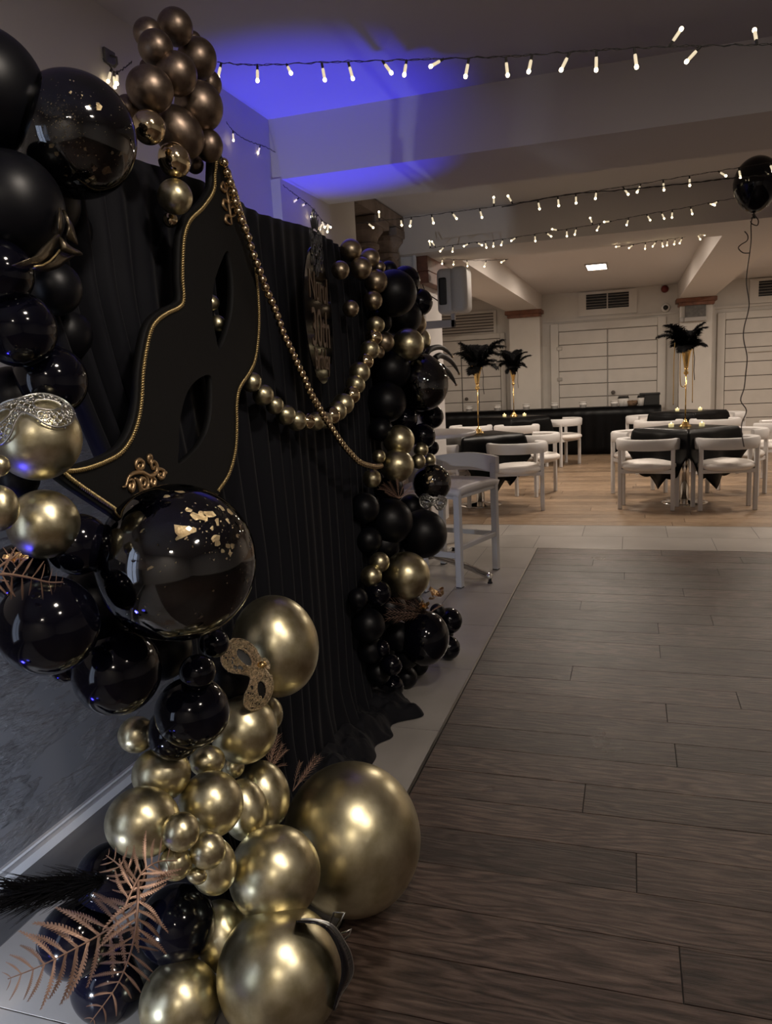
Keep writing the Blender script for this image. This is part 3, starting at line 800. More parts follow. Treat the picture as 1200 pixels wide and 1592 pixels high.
balloon(303, 256, 13.9, -1.02, BZ, 'small bronze balloon tucked behind the tip of the mask', group=g1)
balloon(272, 306, 26.8, -0.96, GD, 'gold balloon hanging alone left of the mask tip', group=g1)
balloon(265, 342, 11.8, -1.0, CH, 'small silvery gold balloon below the lone gold one', group=g1)
# left column
g2 = 'black balloons of the near column'
balloon(-26, 140, 92, -1.05, BM, 'very large matte black balloon in the top left corner', group=g2)
balloon(12, 322, 84, -1.0, BM, 'large black balloon under the clear confetti balloon at top left', group=g2)
balloon(62, 312, 60, -1.08, BM, 'black balloon behind the bronze beaked mask', group=g2)
balloon(84, 448, 42, -1.02, BM, 'dull black balloon directly under the beaked mask', group=g2)
balloon(-2, 425, 52, -0.98, BK, 'black balloon at the left edge level with the beaked mask', group=g2)
balloon(28, 512, 58, -0.98, BK, 'glossy black balloon at the left edge below the beaked mask', group=g2)
balloon(78, 592, 56, -1.0, BK, 'glossy black balloon just above the silver filigree mask', group=g2)
balloon(104, 360, 40, -1.12, BM, 'shadowed black balloon beside the gathered curtain edge', group=g2)
balloon(100, 520, 42, -1.08, BM, 'shadowed black balloon between curtain edge and black column', group=g2)
balloon(20, 620, 50, -1.06, BM, 'black balloon behind the silver filigree mask', group=g2)
g3 = 'gold balloons of the near column'
GOLD_FACE = balloon(58, 681, 66, -0.95, GD, 'gold balloon wearing the silver filigree mask', group=g3)
balloon(-2, 724, 17, -0.90, GD, 'small gold balloon at the left edge under the silver mask', group=g3)
balloon(-2, 790, 30, -0.93, GD, 'gold balloon cut off by the left edge above the copper fern', 1.2, 90, group=g3)
balloon(68, 815, 54, -0.95, GD, 'gold balloon lit warm, below the one with the silver mask', group=g3)
balloon(28, 745, 32, -1.05, BM, 'black balloon showing between gold balloons at the left edge', group=g2)
balloon(122, 846, 48, -0.93, BK, 'black balloon beside the left flank of the big confetti balloon', group=g2)
balloon(30, 890, 45, -1.02, BK, 'black balloon behind the copper fern at the left edge', group=g2)
balloon(75, 972, 77, -0.92, BK, 'large glossy black balloon under the copper fern at left', group=g2)
balloon(182, 1043, 68, -0.93, BK, 'large glossy black balloon low left of the big confetti balloon', group=g2)
balloon(100, 1041, 20, -1.03, BK, 'small black balloon with a blue glint between two large ones', group=g2)
balloon(150, 935, 58, -1.0, BM, 'black balloon filling the gap left of the big confetti balloon', group=g2)
balloon(307, 1045, 28, -0.84, BK, 'small black balloon sitting on the black one below the confetti balloon', group=g2)
balloon(299, 1107, 55, -0.87, BK, 'glossy black balloon in the middle, under the small black one', 1.05, 0, group=g2)
balloon(272, 1138, 43, -0.93, BK, 'black balloon showing as a crescent under the middle glossy one', group=g2)
balloon(333, 1000, 23, -0.86, BK, 'small black balloon under the right flank of the confetti balloon', group=g2)
balloon(352, 1050, 44, -0.97, BM, 'black balloon behind the gold glitter mask', group=g2)
balloon(250, 1010, 48, -0.98, BM, 'black balloon hidden under the big confetti balloon', group=g2)
balloon(428, 1004, 67, -0.90, GD, 'tall gold balloon beside the gold glitter mask', 1.18, -100, group=g3)
balloon(420, 1110, 20, -0.98, GD, 'gold balloon peeking out below the tall gold one', 1.3, 90, group=g3)
balloon(379, 1134, 52, -0.90, GD, 'gold balloon right below the gold glitter mask', group=g3)
balloon(212, 1142, 28, -1.02, GD, 'rosy gold balloon under the black ones, against the plaster wall', group=g3)
balloon(251, 1203, 41, -0.97, GD, 'gold balloon with a dark reflection, under the black crescent', 1.1, 180, group=g3)
balloon(322, 1183, 24, -0.93, GD, 'small flattened gold balloon between black and gold ones', 1.15, 0, group=g3)
balloon(362, 1192, 18, -0.94, GD, 'smaller gold balloon touching the flattened one', group=g3)
balloon(408, 1236, 42, -0.90, GD, 'oval gold balloon at the back beside the dry copper grass', 1.25, 80, group=g3)
balloon(380, 1259, 36, -0.89, GD, 'oval gold balloon overlapped by the one in front of it', 1.3, 80, group=g3)
balloon(328, 1250, 50, -0.88, GD, 'round gold balloon in the centre of the gold heap', group=g3)
balloon(222, 1278, 53, -0.95, GD, 'dull gold balloon at the left side of the gold heap', 1.08, 10, group=g3)
balloon(281, 1293, 29, -0.85, GD, 'small round gold balloon in front of the dull gold one', group=g3)
balloon(323, 1322, 28, -0.83, GD, 'small round gold balloon in front, right of another small one', group=g3)
balloon(331, 1346, 36, -0.87, GD, 'gold balloon behind the small front one, above the black ones', 1.2, 80, group=g3)
balloon(273, 1342, 26, -0.88, GD, 'small gold balloon just above the copper fern tips', group=g3)
balloon(306, 1361, 13, -0.85, GD, 'tiny gold balloon with a dark curled neck', 1.25, 20, group=g3)
balloon(427, 1358, 71, -0.78, GD, 'large gold balloon left of the biggest one', group=g3)
balloon(547, 1302, 107, None, GD, 'biggest gold balloon, resting on the floor edge at right', 1.06, -90, group=g3)
balloon(347, 1456, 42, -0.90, GD, 'gold balloon between the black and the large front gold ones', 1.3, 75, group=g3)
balloon(435, 1512, 97, None, GD, 'large gold balloon in the front at the bottom edge', group=g3)
balloon(280, 1558, 62, None, GD, 'gold balloon at the bottom edge between black and large gold', group=g3)
g4 = 'black balloons at the foot of the near column'
balloon(275, 1437, 59, -0.98, BK, 'glossy black balloon right of the copper ferns on the floor heap', group=g4)
balloon(118, 1460, 57, -1.12, BK, 'black balloon behind the left copper fern near the floor', group=g4)
balloon(172, 1525, 60, None, BK, 'black balloon lowest on the floor under the copper ferns', group=g4)
balloon(172, 1366, 54, -1.08, BK, 'black balloon at the base of the black pampas plume', group=g4)
balloon(222, 1490, 52, -1.08, BM, 'black balloon deep behind the crossing copper ferns', group=g4)

# far column: a gold crown, then black and gold down to the tiles
g5 = 'gold balloons of the far column'; g6 = 'black balloons of the far column'
balloon(545, 389, 17.1, -1.0, 'balloon_bronze_lit', 'topmost gold balloon of the far column, at the curtain corner', group=g5)
balloon(575, 402, 15.4, -0.98, 'balloon_bronze_lit', 'gold balloon second from the top of the far column', group=g5)
balloon(561, 417, 17.1, -0.96, 'balloon_bronze_lit', 'gold balloon in the middle of the far column crown', group=g5)
balloon(529, 420, 14.2, -0.98, 'balloon_bronze_lit', 'gold balloon left of the crown against the black curtain', group=g5)
balloon(584, 438, 18.8, -0.96, 'balloon_bronze_lit', 'larger gold balloon low in the far column crown', group=g5)
balloon(589, 416, 10.3, -1.0, 'balloon_bronze_lit', 'small gold balloon peeking out behind the far crown', group=g5)
balloon(580, 467, 14.8, -0.96, 'balloon_bronze_lit', 'gold balloon beside the big black one under the far crown', group=g5)
balloon(545, 480, 13.1, -0.99, 'balloon_bronze_lit', 'gold balloon alone on the curtain beside the sign', group=g5)
balloon(630, 437, 23.3, -0.96, BK, 'black balloon at the top right of the far column with blue rim', group=g6)
balloon(612, 456, 36.0, -0.93, BM, 'large black balloon at the top of the far column', group=g6)
balloon(624, 492, 31.8, -0.97, BM, 'dull black balloon under the top black ones of the far column', group=g6)
balloon(653, 470, 19.9, -0.90, BK, 'small shiny black balloon before the white wall speaker', 1.05, 90, group=g6)
balloon(646, 504, 17.1, -0.93, 'balloon_bronze_lit', 'bronze balloon below the shiny black one near the speaker', group=g5)
balloon(634, 536, 25.4, -0.91, GD, 'gold balloon just above the far confetti balloon', group=g5)
balloon(655, 530, 14.8, -0.94, GD, 'gold balloon rim showing right above the far confetti balloon', 1.2, 90, group=g5)
balloon(597, 532, 16.0, -0.97, 'balloon_bronze_lit', 'brown gold balloon where the gold swag meets the column', group=g5)
balloon(588, 548, 10.3, -0.98, 'balloon_bronze_lit', 'small brown balloon below the swag end', group=g5)
balloon(607, 575, 31.8, -0.99, BM, 'black balloon in shadow left of the far confetti balloon', group=g6)
balloon(600, 625, 31.8, -0.99, BM, 'black balloon in shadow lower left of the far confetti balloon', group=g6)
balloon(671, 648, 18.8, -0.89, BK, 'black balloon under the far confetti balloon at right', group=g6)
balloon(657, 678, 20.1, -0.90, BK, 'black balloon right of the two stacked gold ones', group=g6)
balloon(628, 652, 21.2, -0.97, BK, 'black balloon above the two stacked gold ones', group=g6)
balloon(592, 668, 19.1, -1.0, BM, 'black balloon against the curtain, left of the stacked gold ones', group=g6)
balloon(620, 685, 24.4, -0.93, GD, 'upper of the two stacked gold balloons in the far column', group=g5)
balloon(617, 724, 25.4, -0.92, GD, 'lower of the two stacked gold balloons in the far column', 1.06, 0, group=g5)
balloon(589, 710, 10.8, -0.97, GD, 'small gold balloon left of the stacked gold ones', group=g5)
balloon(654, 699, 12.0, -0.90, GD, 'small gold balloon, top of the trio beside the stacked ones', group=g5)
balloon(650, 717, 12.0, -0.89, GD, 'small gold balloon, left of the trio beside the stacked ones', group=g5)
balloon(667, 715, 10.3, -0.89, GD, 'small gold balloon, right of the trio beside the stacked ones', group=g5)
balloon(670, 696, 12.5, -0.93, BK, 'small black balloon behind the trio of small gold ones', group=g6)
balloon(578, 744, 14.8, -0.98, GD, 'dim gold balloon below the end of the bead strand', group=g5)
balloon(657, 830, 38.2, -0.88, BM, 'large matte black balloon under the little silver mask', group=g6)
balloon(606, 810, 36.0, -0.97, BM, 'black balloon in shadow beside the large matte one', group=g6)
balloon(631, 895, 37.6, -0.89, GD, 'large gold balloon low in the far column', group=g5)
balloon(590, 874, 16.0, -0.96, GD, 'gold balloon upper left of the large low gold one', group=g5)
balloon(577, 896, 17.1, -0.98, GD, 'gold balloon left of the large low gold one', group=g5)
balloon(587, 922, 21.2, -0.96, BK, 'black balloon left of the far copper fern', group=g6)
balloon(572, 972, 26.5, -0.99, BM, 'black balloon against the curtain low in the far column', group=g6)
balloon(660, 992, 38.2, -0.87, BK, 'largest glossy black balloon at the foot of the far column', 1.12, -80, group=g6)
balloon(698, 965, 20.7, -0.87, BK, 'shiny black balloon at the far right of the column foot', group=g6)
balloon(697, 1007, 18.8, None, BK, 'black balloon on the tiles behind the largest glossy one', group=g6)
balloon(620, 990, 23.3, -0.98, BM, 'black balloon in shadow behind the largest glossy one', group=g6)
balloon(593, 1008, 13.7, -0.96, BK, 'small black balloon with one glint at the column foot', group=g6)
balloon(608, 1034, 17.1, -0.93, BK, 'small black balloon above the two on the tiles', group=g6)
balloon(609, 1067, 19.1, None, BK, 'front black balloon on the tiles beside the pooled curtain', group=g6)
balloon(632, 1053, 17.1, None, BM, 'dull black balloon on the tiles next to the front one', group=g6)
balloon(650, 1034, 16.0, None, BM, 'black balloon on the tiles under the largest glossy one', group=g6)
balloon(556, 930, 16.0, -1.0, BM, 'black balloon showing faintly left of the far column', group=g6)

for (a, b_, r, X, lab) in [(606,762,22,-1.0,'black balloon in shadow under the lower stacked gold one'),(640,790,22,-0.97,'black balloon behind the little silver mask'),(597,846,26,-1.0,'black balloon in shadow left of the large matte one'),(628,858,20,-0.97,'black balloon between the large matte black and the large low gold one'),(606,945,26,-0.98,'black balloon behind the far copper spray'),(638,945,24,-0.96,'black balloon under the large low gold one'),(588,1045,20,-1.0,'black balloon at the curtain side of the column foot'),(575,1010,22,-1.01,'black balloon low against the curtain hem'),(632,1020,20,-0.96,'black balloon between the small foot balloons and the largest glossy one'),(640,620,28,-0.98,'black balloon behind the lower half of the far confetti balloon'),(590,500,20,-1.02,'black balloon behind the top end of the gold swag'),(604,420,14,-1.02,'black balloon showing over the far column crown'),(566,790,24,-1.02,'black balloon tucked at the curtain end, mid column'),(572,840,22,-1.02,'black balloon tucked at the curtain end beside the gold pair'),(690,985,15,-0.92,'black balloon between the two right foot balloons'),(680,950,12,-0.90,'little black balloon under the crumpled foil')]:
    balloon(a, b_, r, X, BM, lab, group=g6)
# swag of linked gold balloons: strung on one line
sw = [(328,471,11,-1.03),(338,503,11,-1.03),(352,535,12,-1.03),(370,566,12,-1.03),(391,594,13.5,-1.0),(409,614,14,-1.0),(427,630,12,-1.0),(444,645,13.5,-1.0),(461,654,13.5,-1.0),(477,655,11,-1.0),(491,655,12,-1.0),(504,653,11,-1.0),(515,646,12,-0.995),(524,639,13,-0.99),(534,628,14,-0.985),(546,614,12,-0.98),(553,598,12.5,-0.975),(559,579,14,-0.97),(568,562,11,-0.965),(575,544,13,-0.96),(581,525,11.5,-0.955),(584,505,12,-0.95)]
P0, _ = place(477, 655, 11, -1.0)
swag = thing('balloon_swag', 'swag of small linked gold balloons looping across the black curtain', 'balloon garland', P0)
prev = None
for i, (a, b_, r, X) in enumerate(sw):
    P, R_ = place(a, b_, r, X)
    nx = place(*sw[min(i+1, len(sw)-1)][:3], sw[min(i+1, len(sw)-1)][3])[0]; pv = place(*sw[max(i-1, 0)][:3], sw[max(i-1, 0)][3])[0]
    o = obj('link_balloon', bmesh_for(CH if i in (9, 12, 15, 18, 20) else GD, 16), None, swag); o.location = P - P0; o.rotation_mode = 'QUATERNION'
    o.rotation_quaternion = (nx - pv).to_track_quat('Z', 'Y'); o.scale = (R_*1.2, R_*1.2, R_*1.08)
cord = [place(a, b_, r, X)[0] - P0 for (a, b_, r, X) in sw]
MB().tube(catmull(cord, 3), 0.002, 5).build('cord', 'wire_dark', swag, True)

# bead strand
bp = [(342,238),(347,250),(352,267),(357,283),(363,300),(366,317),(372,332),(377,348),(384,364),(392,392),(403,420),(413,448),(424,473),(433,497),(441,521),(452,543),(461,564),(471,584),(479,603),(487,619),(494,630),(503,647),(515,665),(529,686),(543,703),(560,719),(581,725),(592,724)]
path = []
for i, p in enumerate(bp):
    X = -0.958 + 0.02*(i/(len(bp)-1))
    if 17 < i < 23: X = -0.945
    path.append(atX(p[0], p[1], X))
path = catmull(path, 8)
bl = path[0]
strand = thing('bead_strand', 'long strand of shiny gold beads falling from the mask tip to the far column', 'bead garland', path[0])
bme = MB().lathe([(max(0.02, math.sin(PI*i/8)), -math.cos(PI*i/8)) for i in range(9)], 12).mesh('bead', True); bme.materials.append(MATS['bead_gold'])
acc = 0; last = path[0]; sp = 0.0236; nb = 0
for i in range(1, len(path)):
    seg = (path[i] - path[i-1]); Ls = seg.length; d = 0
    while acc + (Ls - d) >= sp:
        d += sp - acc; acc = 0
        q = path[i-1] + seg * (d / Ls)
        o = obj('bead', bme, None, strand); o.location = q - bl; o.scale = (0.0116,)*3; nb += 1
    acc += Ls - d
MB().tube([p - bl for p in path], 0.0016, 4).build('thread', 'wire_dark', strand)

# confetti balloons: clear skin, black balloon inside, gold leaf between
random.seed(21)
def confetti(px, py, r, X, label, flakes_big, n_small, inner=0.93, ioff=(0,0), e=1.0, ang=None, cluster=None):
    P, R_ = place(px, py, r, X)
    t = thing('confetti_balloon', label, 'balloon', P, group='clear balloons with gold leaf')
    q = orient(P, ang)
    o = obj('clear_skin', bmesh_for('clear_skin', 36), None, t); o.rotation_mode = 'QUATERNION'; o.rotation_quaternion = q; o.scale = (R_, R_, R_*e)
    o = obj('inner_balloon', bmesh_for('balloon_black', 32), None, t); o.rotation_mode = 'QUATERNION'; o.rotation_quaternion = q; o.scale = (R_*inner, R_*inner, R_*inner*e)
    o.location = CAMR*ioff[0]*R_ - CAMU*ioff[1]*R_
    obj('knot', knot_mesh('knot_black'), None, t).matrix_local = q.to_matrix().to_4x4() @ Matrix.Scale(R_*e, 4)
    view = (EYE - P).normalized(); rt = (CAMF.cross(CAMU)).normalized(); rt = (Vector((0,0,1)).cross(view)).normalized(); up = view.cross(rt)
    def leaf(u, v, s, big):
        rr = u*u + v*v
        if rr > 0.93: return None
        d = (rt*u + up*v + view*math.sqrt(max(0.0, 1 - rr))).normalized()
        c = d * R_ * 0.975
        a1 = d.orthogonal().normalized(); a2 = d.cross(a1); n_ = random.randint(6, 9) if big else random.randint(3, 5)
        ph = random.uniform(0, 6); st_ = random.uniform(0.45, 1.0)
        vs = [c + d*0.0006]
        for k_ in range(n_):
            a = ph + 2*PI*k_/n_; rad = s * random.uniform(0.35, 1.15)
            vs.append(c + (a1*math.cos(a) + a2*math.sin(a)*st_)*rad + d*random.uniform(-0.0005, 0.0012))
        return vs, [(0, 1+k_, 1+(k_+1) % n_) for k_ in range(n_)]
    for (u, v, s) in flakes_big:
        lf = leaf(u, v, s*R_, True)
        if lf: MB().add(*lf).build('gold_leaf', 'gold_foil', t)
    m_ = MB()
    for i in range(n_small):
        if cluster and random.random() < cluster[3]:
            u, v = random.gauss(cluster[0], cluster[2]), random.gauss(cluster[1], cluster[2])
        else: u, v = random.uniform(-0.9, 0.9), random.uniform(-0.9, 0.9)
        lf = leaf(u, v, R_*random.uniform(0.006, 0.022), False)
        if lf: m_.add(*lf)
    sp_ = m_.build('leaf_specks', 'gold_foil', t); sp_['kind'] = 'stuff'
    ns = 40; seam = [ (q @ Vector((math.cos(2*PI*i/ns)*0.5, 0.0, 0))) for i in range(2)]
    return t
fa = [(0.42,0.46,0.09),(-0.36,-0.17,0.06),(-0.30,-0.27,0.05),(0.14,-0.19,0.04),(0.70,-0.24,0.06),(0.55,-0.22,0.035),(0.25,-0.47,0.07),(0.43,-0.52,0.11),(0.20,-0.62,0.06),(0.13,-0.68,0.05),(-0.10,-0.10,0.02),(0.18,-0.28,0.03),(0.28,0.45,0.03),(0.0,0.62,0.035),(-0.2,-0.6,0.04)]
confetti(116, 211, 93, -0.95, 'clear confetti balloon over black, at the top left of the curtain', fa, 260, 0.93, (0.03, -0.02), cluster=(-0.15, 0.22, 0.20, 0.75))
fb = [(0.10,0.38,0.13),(0.06,0.30,0.10),(0.21,0.36,0.07),(0.30,0.52,0.12),(0.42,0.55,0.10),(0.35,0.57,0.07),(0.52,0.44,0.07),(0.66,0.45,0.05),(0.47,0.25,0.08),(0.50,0.18,0.07),(0.62,0.13,0.05),(0.68,0.13,0.05),(0.55,0.07,0.04),(0.64,0.04,0.05),(0.76,0.25,0.04),(0.82,0.36,0.07),(0.20,0.62,0.05),(-0.05,0.83,0.06),(0.12,0.87,0.07),(-0.32,0.56,0.04),(-0.36,0.42,0.04),(-0.30,-0.03,0.05),(0.22,-0.70,0.06),(0.85,-0.33,0.06),(0.45,0.37,0.04),(-0.46,0.75,0.03),(0.13,0.27,0.03),(0.60,0.62,0.06),(0.70,0.58,0.08)]
confetti(275, 874, 122, -0.80, 'biggest clear confetti balloon over black, at the foot of the giant mask', fb, 120, 0.95, cluster=(0.5, 0.3, 0.3, 0.7))
fc = [(0.1,0.1,0.03),(0.4,-0.2,0.03)]
confetti(657, 597, 40, -0.88, 'clear confetti balloon with the jester points, in the far column', fc, 60, 0.94, e=1.07, ang=-90)
fd = [(-0.05,0.25,0.16),(-0.18,0.05,0.10),(0.0,0.08,0.12),(-0.40,0.42,0.06),(0.35,0.7,0.16),(0.6,0.6,0.12),(0.75,0.35,0.10),(0.8,0.1,0.10)]
confetti(671, 751, 30, -0.865, 'clear confetti balloon above the little silver mask, in the far column', fd, 60, 0.94)
# ================================================================== DECORATIONS ON THE BALLOONS
def sphere_map(P, R_, right, up):
    out = right.cross(up).normalized()
    def f(u, v, lift=0.0):
        d = out + right*u + up*v
        # walk over the sphere by angle
        a = math.sqrt(u*u + v*v)
        if a > 1e-6: d = out*math.cos(a) + (right*u + up*v)/a*math.sin(a)
        return d.normalized() * (R_ + lift)
    return f
def mask_shape(n=64):
    """outline of a half mask in units of its half width"""
    top = [(-1.0,0.22),(-0.85,0.42),(-0.55,0.48),(-0.25,0.42),(0,0.34),(0.25,0.42),(0.55,0.48),(0.85,0.42),(1.0,0.22)]
    bot = [(0.98,-0.05),(0.85,-0.30),(0.6,-0.45),(0.35,-0.40),(0.16,-0.20),(0,-0.08),(-0.16,-0.20),(-0.35,-0.40),(-0.6,-0.45),(-0.85,-0.30),(-0.98,-0.05)]
    return [(p.x, p.y) for p in catmull([(a, b, 0) for a, b in top + bot], 4, True)]
def inside(p, poly):
    x, y = p; c = False; n = len(poly); j = n-1
    for i in range(n):
        if (poly[i][1] > y) != (poly[j][1] > y) and x < (poly[j][0]-poly[i][0])*(y-poly[i][1])/(poly[j][1]-poly[i][1]) + poly[i][0]: c = not c
        j = i
    return c
EYES = [(-0.47, 0.06), (0.47, 0.06)]
def ineye(p, g=1.0):
    return any(((p[0]-ex)/(0.27*g))**2 + ((p[1]-ey)/(0.145*g))**2 < 1 for ex, ey in EYES)
def filigree_mask(name, label, P, R_, right, up, half, mat, group=None, dense=0.105, rim=0.0022, seed=1, solid=None, thr=0.0016):
    random.seed(seed)
    t = thing(name, label, 'mask', P, group=group)
    f = sphere_map(P, R_, right, up); s = half / R_
    outl_ = mask_shape()
    MB().tube([f(x*s, y*s, 0.004) for x, y in outl_], rim, 6, closed=True).build('rim', mat, t, True)
    for ex, ey in EYES:
        MB().tube([f((ex + 0.27*math.cos(a*PI/14))*s, (ey + 0.145*math.sin(a*PI/14))*s, 0.004) for a in range(28)], rim*0.85, 6, closed=True).build('eye_rim', mat, t, True)
    m_ = MB()
    y = -0.5; row = 0
    while y < 0.55:
        x = -1.05 + (dense*0.5 if row % 2 else 0)
        while x < 1.05:
            cx, cy = x + random.uniform(-0.015, 0.015), y + random.uniform(-0.01, 0.01)
            if inside((cx, cy), outl_) and not ineye((cx, cy), 1.12):
                rr = dense*random.uniform(0.40, 0.60); a0 = random.uniform(-0.5, 0.5); pts = []
                for k_ in range(9):
                    a = a0 + PI*1.25*k_/8 - 0.4
                    pts.append(f((cx + rr*math.cos(a))*s, (cy + rr*math.sin(a))*s, 0.003 + random.uniform(-0.0005, 0.0008)))
                m_.tube(pts, thr*random.uniform(0.8, 1.2), 5)
                if random.random() < 0.5:
                    m_.tube([f((cx + rr*0.45*math.cos(a*PI/3))*s, (cy + rr*0.45*math.sin(a*PI/3))*s, 0.0035) for a in range(6)], thr*0.7, 4, closed=True)
            x += dense
        y += dense*0.62; row += 1
    m_.build('filigree', mat, t, True)['kind'] = 'stuff'
    if solid:
        # solid glittered sheet with the eyes left open
        sh = MB(); q = []; K = 56
        idx = {}
        for j in range(K+1):
            for i in range(K*2+1):
                x_, y_ = -1.0 + i/K, -0.5 + j/K
                idx[(i, j)] = len(sh.v); sh.v.append(tuple(f(x_*s, y_*s, 0.0025)))
        for j in range(K):
            for i in range(K*2):
                c = (-1.0 + (i+0.5)/K, -0.5 + (j+0.5)/K)
                keep = ineye(c, 1.45) or c[1] > 0.22 + 0.1*math.sin(c[0]*9) or (abs(c[0]) < 0.2) or c[1] < -0.33 or abs(c[0]) > 0.86 or math.sin(c[0]*31)*math.sin(c[1]*27 + c[0]*6) > 0.25
                if keep and inside(c, outl_) and not ineye(c, 1.0): sh.f.append((idx[(i,j)], idx[(i+1,j)], idx[(i+1,j+1)], idx[(i,j+1)]))
        sh.build('glitter_sheet', solid, t, True)
        bk = MB(); bk.v = [tuple(Vector(q)*0.985) for q in sh.v]
        for j in range(K):
            for i in range(K*2):
                c = (-1.0 + (i+0.5)/K, -0.5 + (j+0.5)/K)
                if inside(c, outl_): bk.f.append((idx[(i,j)], idx[(i+1,j)], idx[(i+1,j+1)], idx[(i,j+1)]))
        bk.build('black_backing', 'mask_edge', t, True)
    return t
def basis(P, roll_deg, yaw=0.0, pitch=0.0):
    view = (EYE - P).normalized()
    view = (view + CAMR*yaw + CAMU*pitch).normalized()
    rt = Vector((0,0,1)).cross(view).normalized(); up = view.cross(rt)
    a = math.radians(roll_deg)
    return rt*math.cos(a) + up*math.sin(a), up*math.cos(a) - rt*math.sin(a)
P = GOLD_FACE.location.copy(); R_ = GOLD_FACE.scale[0]
rt, up = basis(P, 17, -0.33, 0.62)
filigree_mask('filigree_mask', 'silver filigree half mask fitted on a gold balloon at the left edge', P, R_*1.035, rt, up, R_*1.16, 'silver_filigree', dense=0.135, rim=0.0019, seed=5, thr=0.0012)
# gold glitter mask hanging at the side of the black balloon
P, R_ = place(360, 1052, 56, -0.93)
rt, up = basis(P, -74, 0.60, 0.05)
t = filigree_mask('glitter_mask', 'gold glitter half mask wedged between black and gold balloons', P, R_*1.18, rt, up, R_*1.12, 'gold_glitter', dense=0.17, rim=0.0026, seed=9, solid='gold_glitter')
f = sphere_map(P, R_*1.18, rt, up)
cr = MB(); cr.lathe([(0.001, 0.0), (0.010, 0.004), (0.013, 0.009), (0.008, 0.014), (0.001, 0.016)], 10)
o = cr.build('jewel', 'gold_metal', t, True); o.location = f(0, 0.30, 0.002)
m_ = MB()
for i in range(7):
    a = math.radians(-60 + 20*i); m_.tube([f(0, 0.36, 0.002), f(0.12*math.sin(a), 0.36 + 0.16*math.cos(a), 0.006), f(0.2*math.sin(a), 0.36 + 0.26*math.cos(a), 0.002)], [0.004, 0.0045, 0.001], 6)
m_.build('crest', 'gold_glitter', t, True)
# small silver mask of the far column
P, R_ = place(671, 776, 26, -0.86)
rt, up = basis(P, -10, 0.1, -0.25)
filigree_mask('lace_mask', 'little silver and gold lace mask on the large matte black balloon', P, R_*1.0, rt, up, R_*0.85, 'silver_filigree', dense=0.22, rim=0.0042, seed=2, thr=0.0028)
# dark bronze beaked mask: bent plates drawn from its outline, each with thickness and camber
def plate(parent, name, px_pts, X, mat, camber=0.02, thick=0.003, centre=None):
    pts = [atX(a, b_, X) for a, b_ in catmull2(px_pts)]
    c = sum(pts, Vector())/len(pts); vs = [c + (EYE - c).normalized()*camber]; n = len(pts)
    mid = [p.lerp(c, 0.45) + (EYE - c).normalized()*camber*0.75 for p in pts]
    vs += mid + pts
    fs = [(0, 1+i, 1+(i+1) % n) for i in range(n)] + [(1+i, 1+n+i, 1+n+(i+1) % n, 1+(i+1) % n) for i in range(n)]
    m_ = MB(); m_.add([v - parent.location for v in vs], fs); o = m_.build(name, mat, parent, True)
    sd = o.modifiers.new('thick', 'SOLIDIFY'); sd.thickness = thick
    return o
def catmull2(p, n=4): return [(q.x, q.y) for q in catmull([(a, b_, 0) for a, b_ in p], n, True)]
k = 140/1200
def z2(L): return [(x*k, 320 + y*k) for x, y in L]
beak = thing('beaked_mask', 'dark bronze mask with a pointed beak and horns on the black balloons', 'mask', atX(88, 370, -0.90))
plate(beak, 'left_cheek', z2([(160,790),(300,745),(430,680),(560,540),(740,385),(800,400),(780,520),(720,600),(690,680),(560,790),(440,815),(300,840)]), -0.90, 'dark_bronze')
plate(beak, 'jaw', z2([(440,815),(600,780),(720,690),(800,590),(930,640),(1000,660),(900,740),(780,830),(600,880),(470,860)]), -0.905, 'dark_bronze')
plate(beak, 'beak', z2([(790,400),(850,450),(950,540),(1060,600),(1105,650),(1030,670),(900,640),(800,590),(780,500)]), -0.895, 'dark_bronze')
plate(beak, 'horn', z2([(785,20),(825,60),(835,200),(830,320),(800,370),(765,330),(755,200),(770,80)]), -0.90, 'dark_bronze', 0.012)
plate(beak, 'horn', z2([(840,50),(900,140),(970,250),(1010,380),(1040,520),(960,480),(880,420),(890,280),(885,170)]), -0.905, 'dark_bronze', 0.012)
MB().tube([atX(a, b_, -0.893) - beak.location for a, b_ in z2([(450,810),(560,795),(660,740),(740,660),(795,590)])], 0.0016, 6).build('rim', 'gold_braid', beak, True)
# black carnival mask seen edge-on against the front gold balloon
k = 140/1161
def z5(L): return [(430 + x*k, 1400 + y*k) for x, y in L]
Pg, Rg = place(435, 1512, 97, None)
def on_ball(px, py, lift, base=1.0):
    v = ray(px, py).normalized(); oc = EYE - Pg; b_ = v.dot(oc); cc = oc.dot(oc) - (Rg*base)**2; disc = b_*b_ - cc
    t_ = -b_ - math.sqrt(disc) if disc > 0 else -b_
    return EYE + v*t_
band = thing('carnival_mask', 'thin black carnival mask hugging the right side of the front gold balloon', 'mask', on_ball(*z5([(860,500)])[0], 0))
bo = band.location.copy()
outer = z5([(250,250),(400,235),(560,250),(700,300),(800,400),(880,530),(950,660),(990,830),(980,960),(920,1080),(830,1220),(750,1420)])
inner_ = z5([(255,262),(400,275),(520,290),(640,360),(720,460),(790,600),(840,760),(850,900),(840,1020),(810,1130),(775,1260),(740,1420)])
n = 40
def resamp(L, n):
    c = catmull([(a, b_, 0) for a, b_ in L], 8); return [c[int(i*(len(c)-1)/(n-1))] for i in range(n)]
oo, ii = resamp(outer, n), resamp(inner_, n); vs = []; fs = []
for i in range(n):
    dd = depth(Pg) - Rg*0.35
    for L_, dz in ((oo[i], 0.03), (ii[i], -0.03)):
        v = ray(L_.x, L_.y); vs.append(EYE + v*(dd + dz) - bo)
for i in range(n-1): fs.append((2*i, 2*i+1, 2*i+3, 2*i+2))
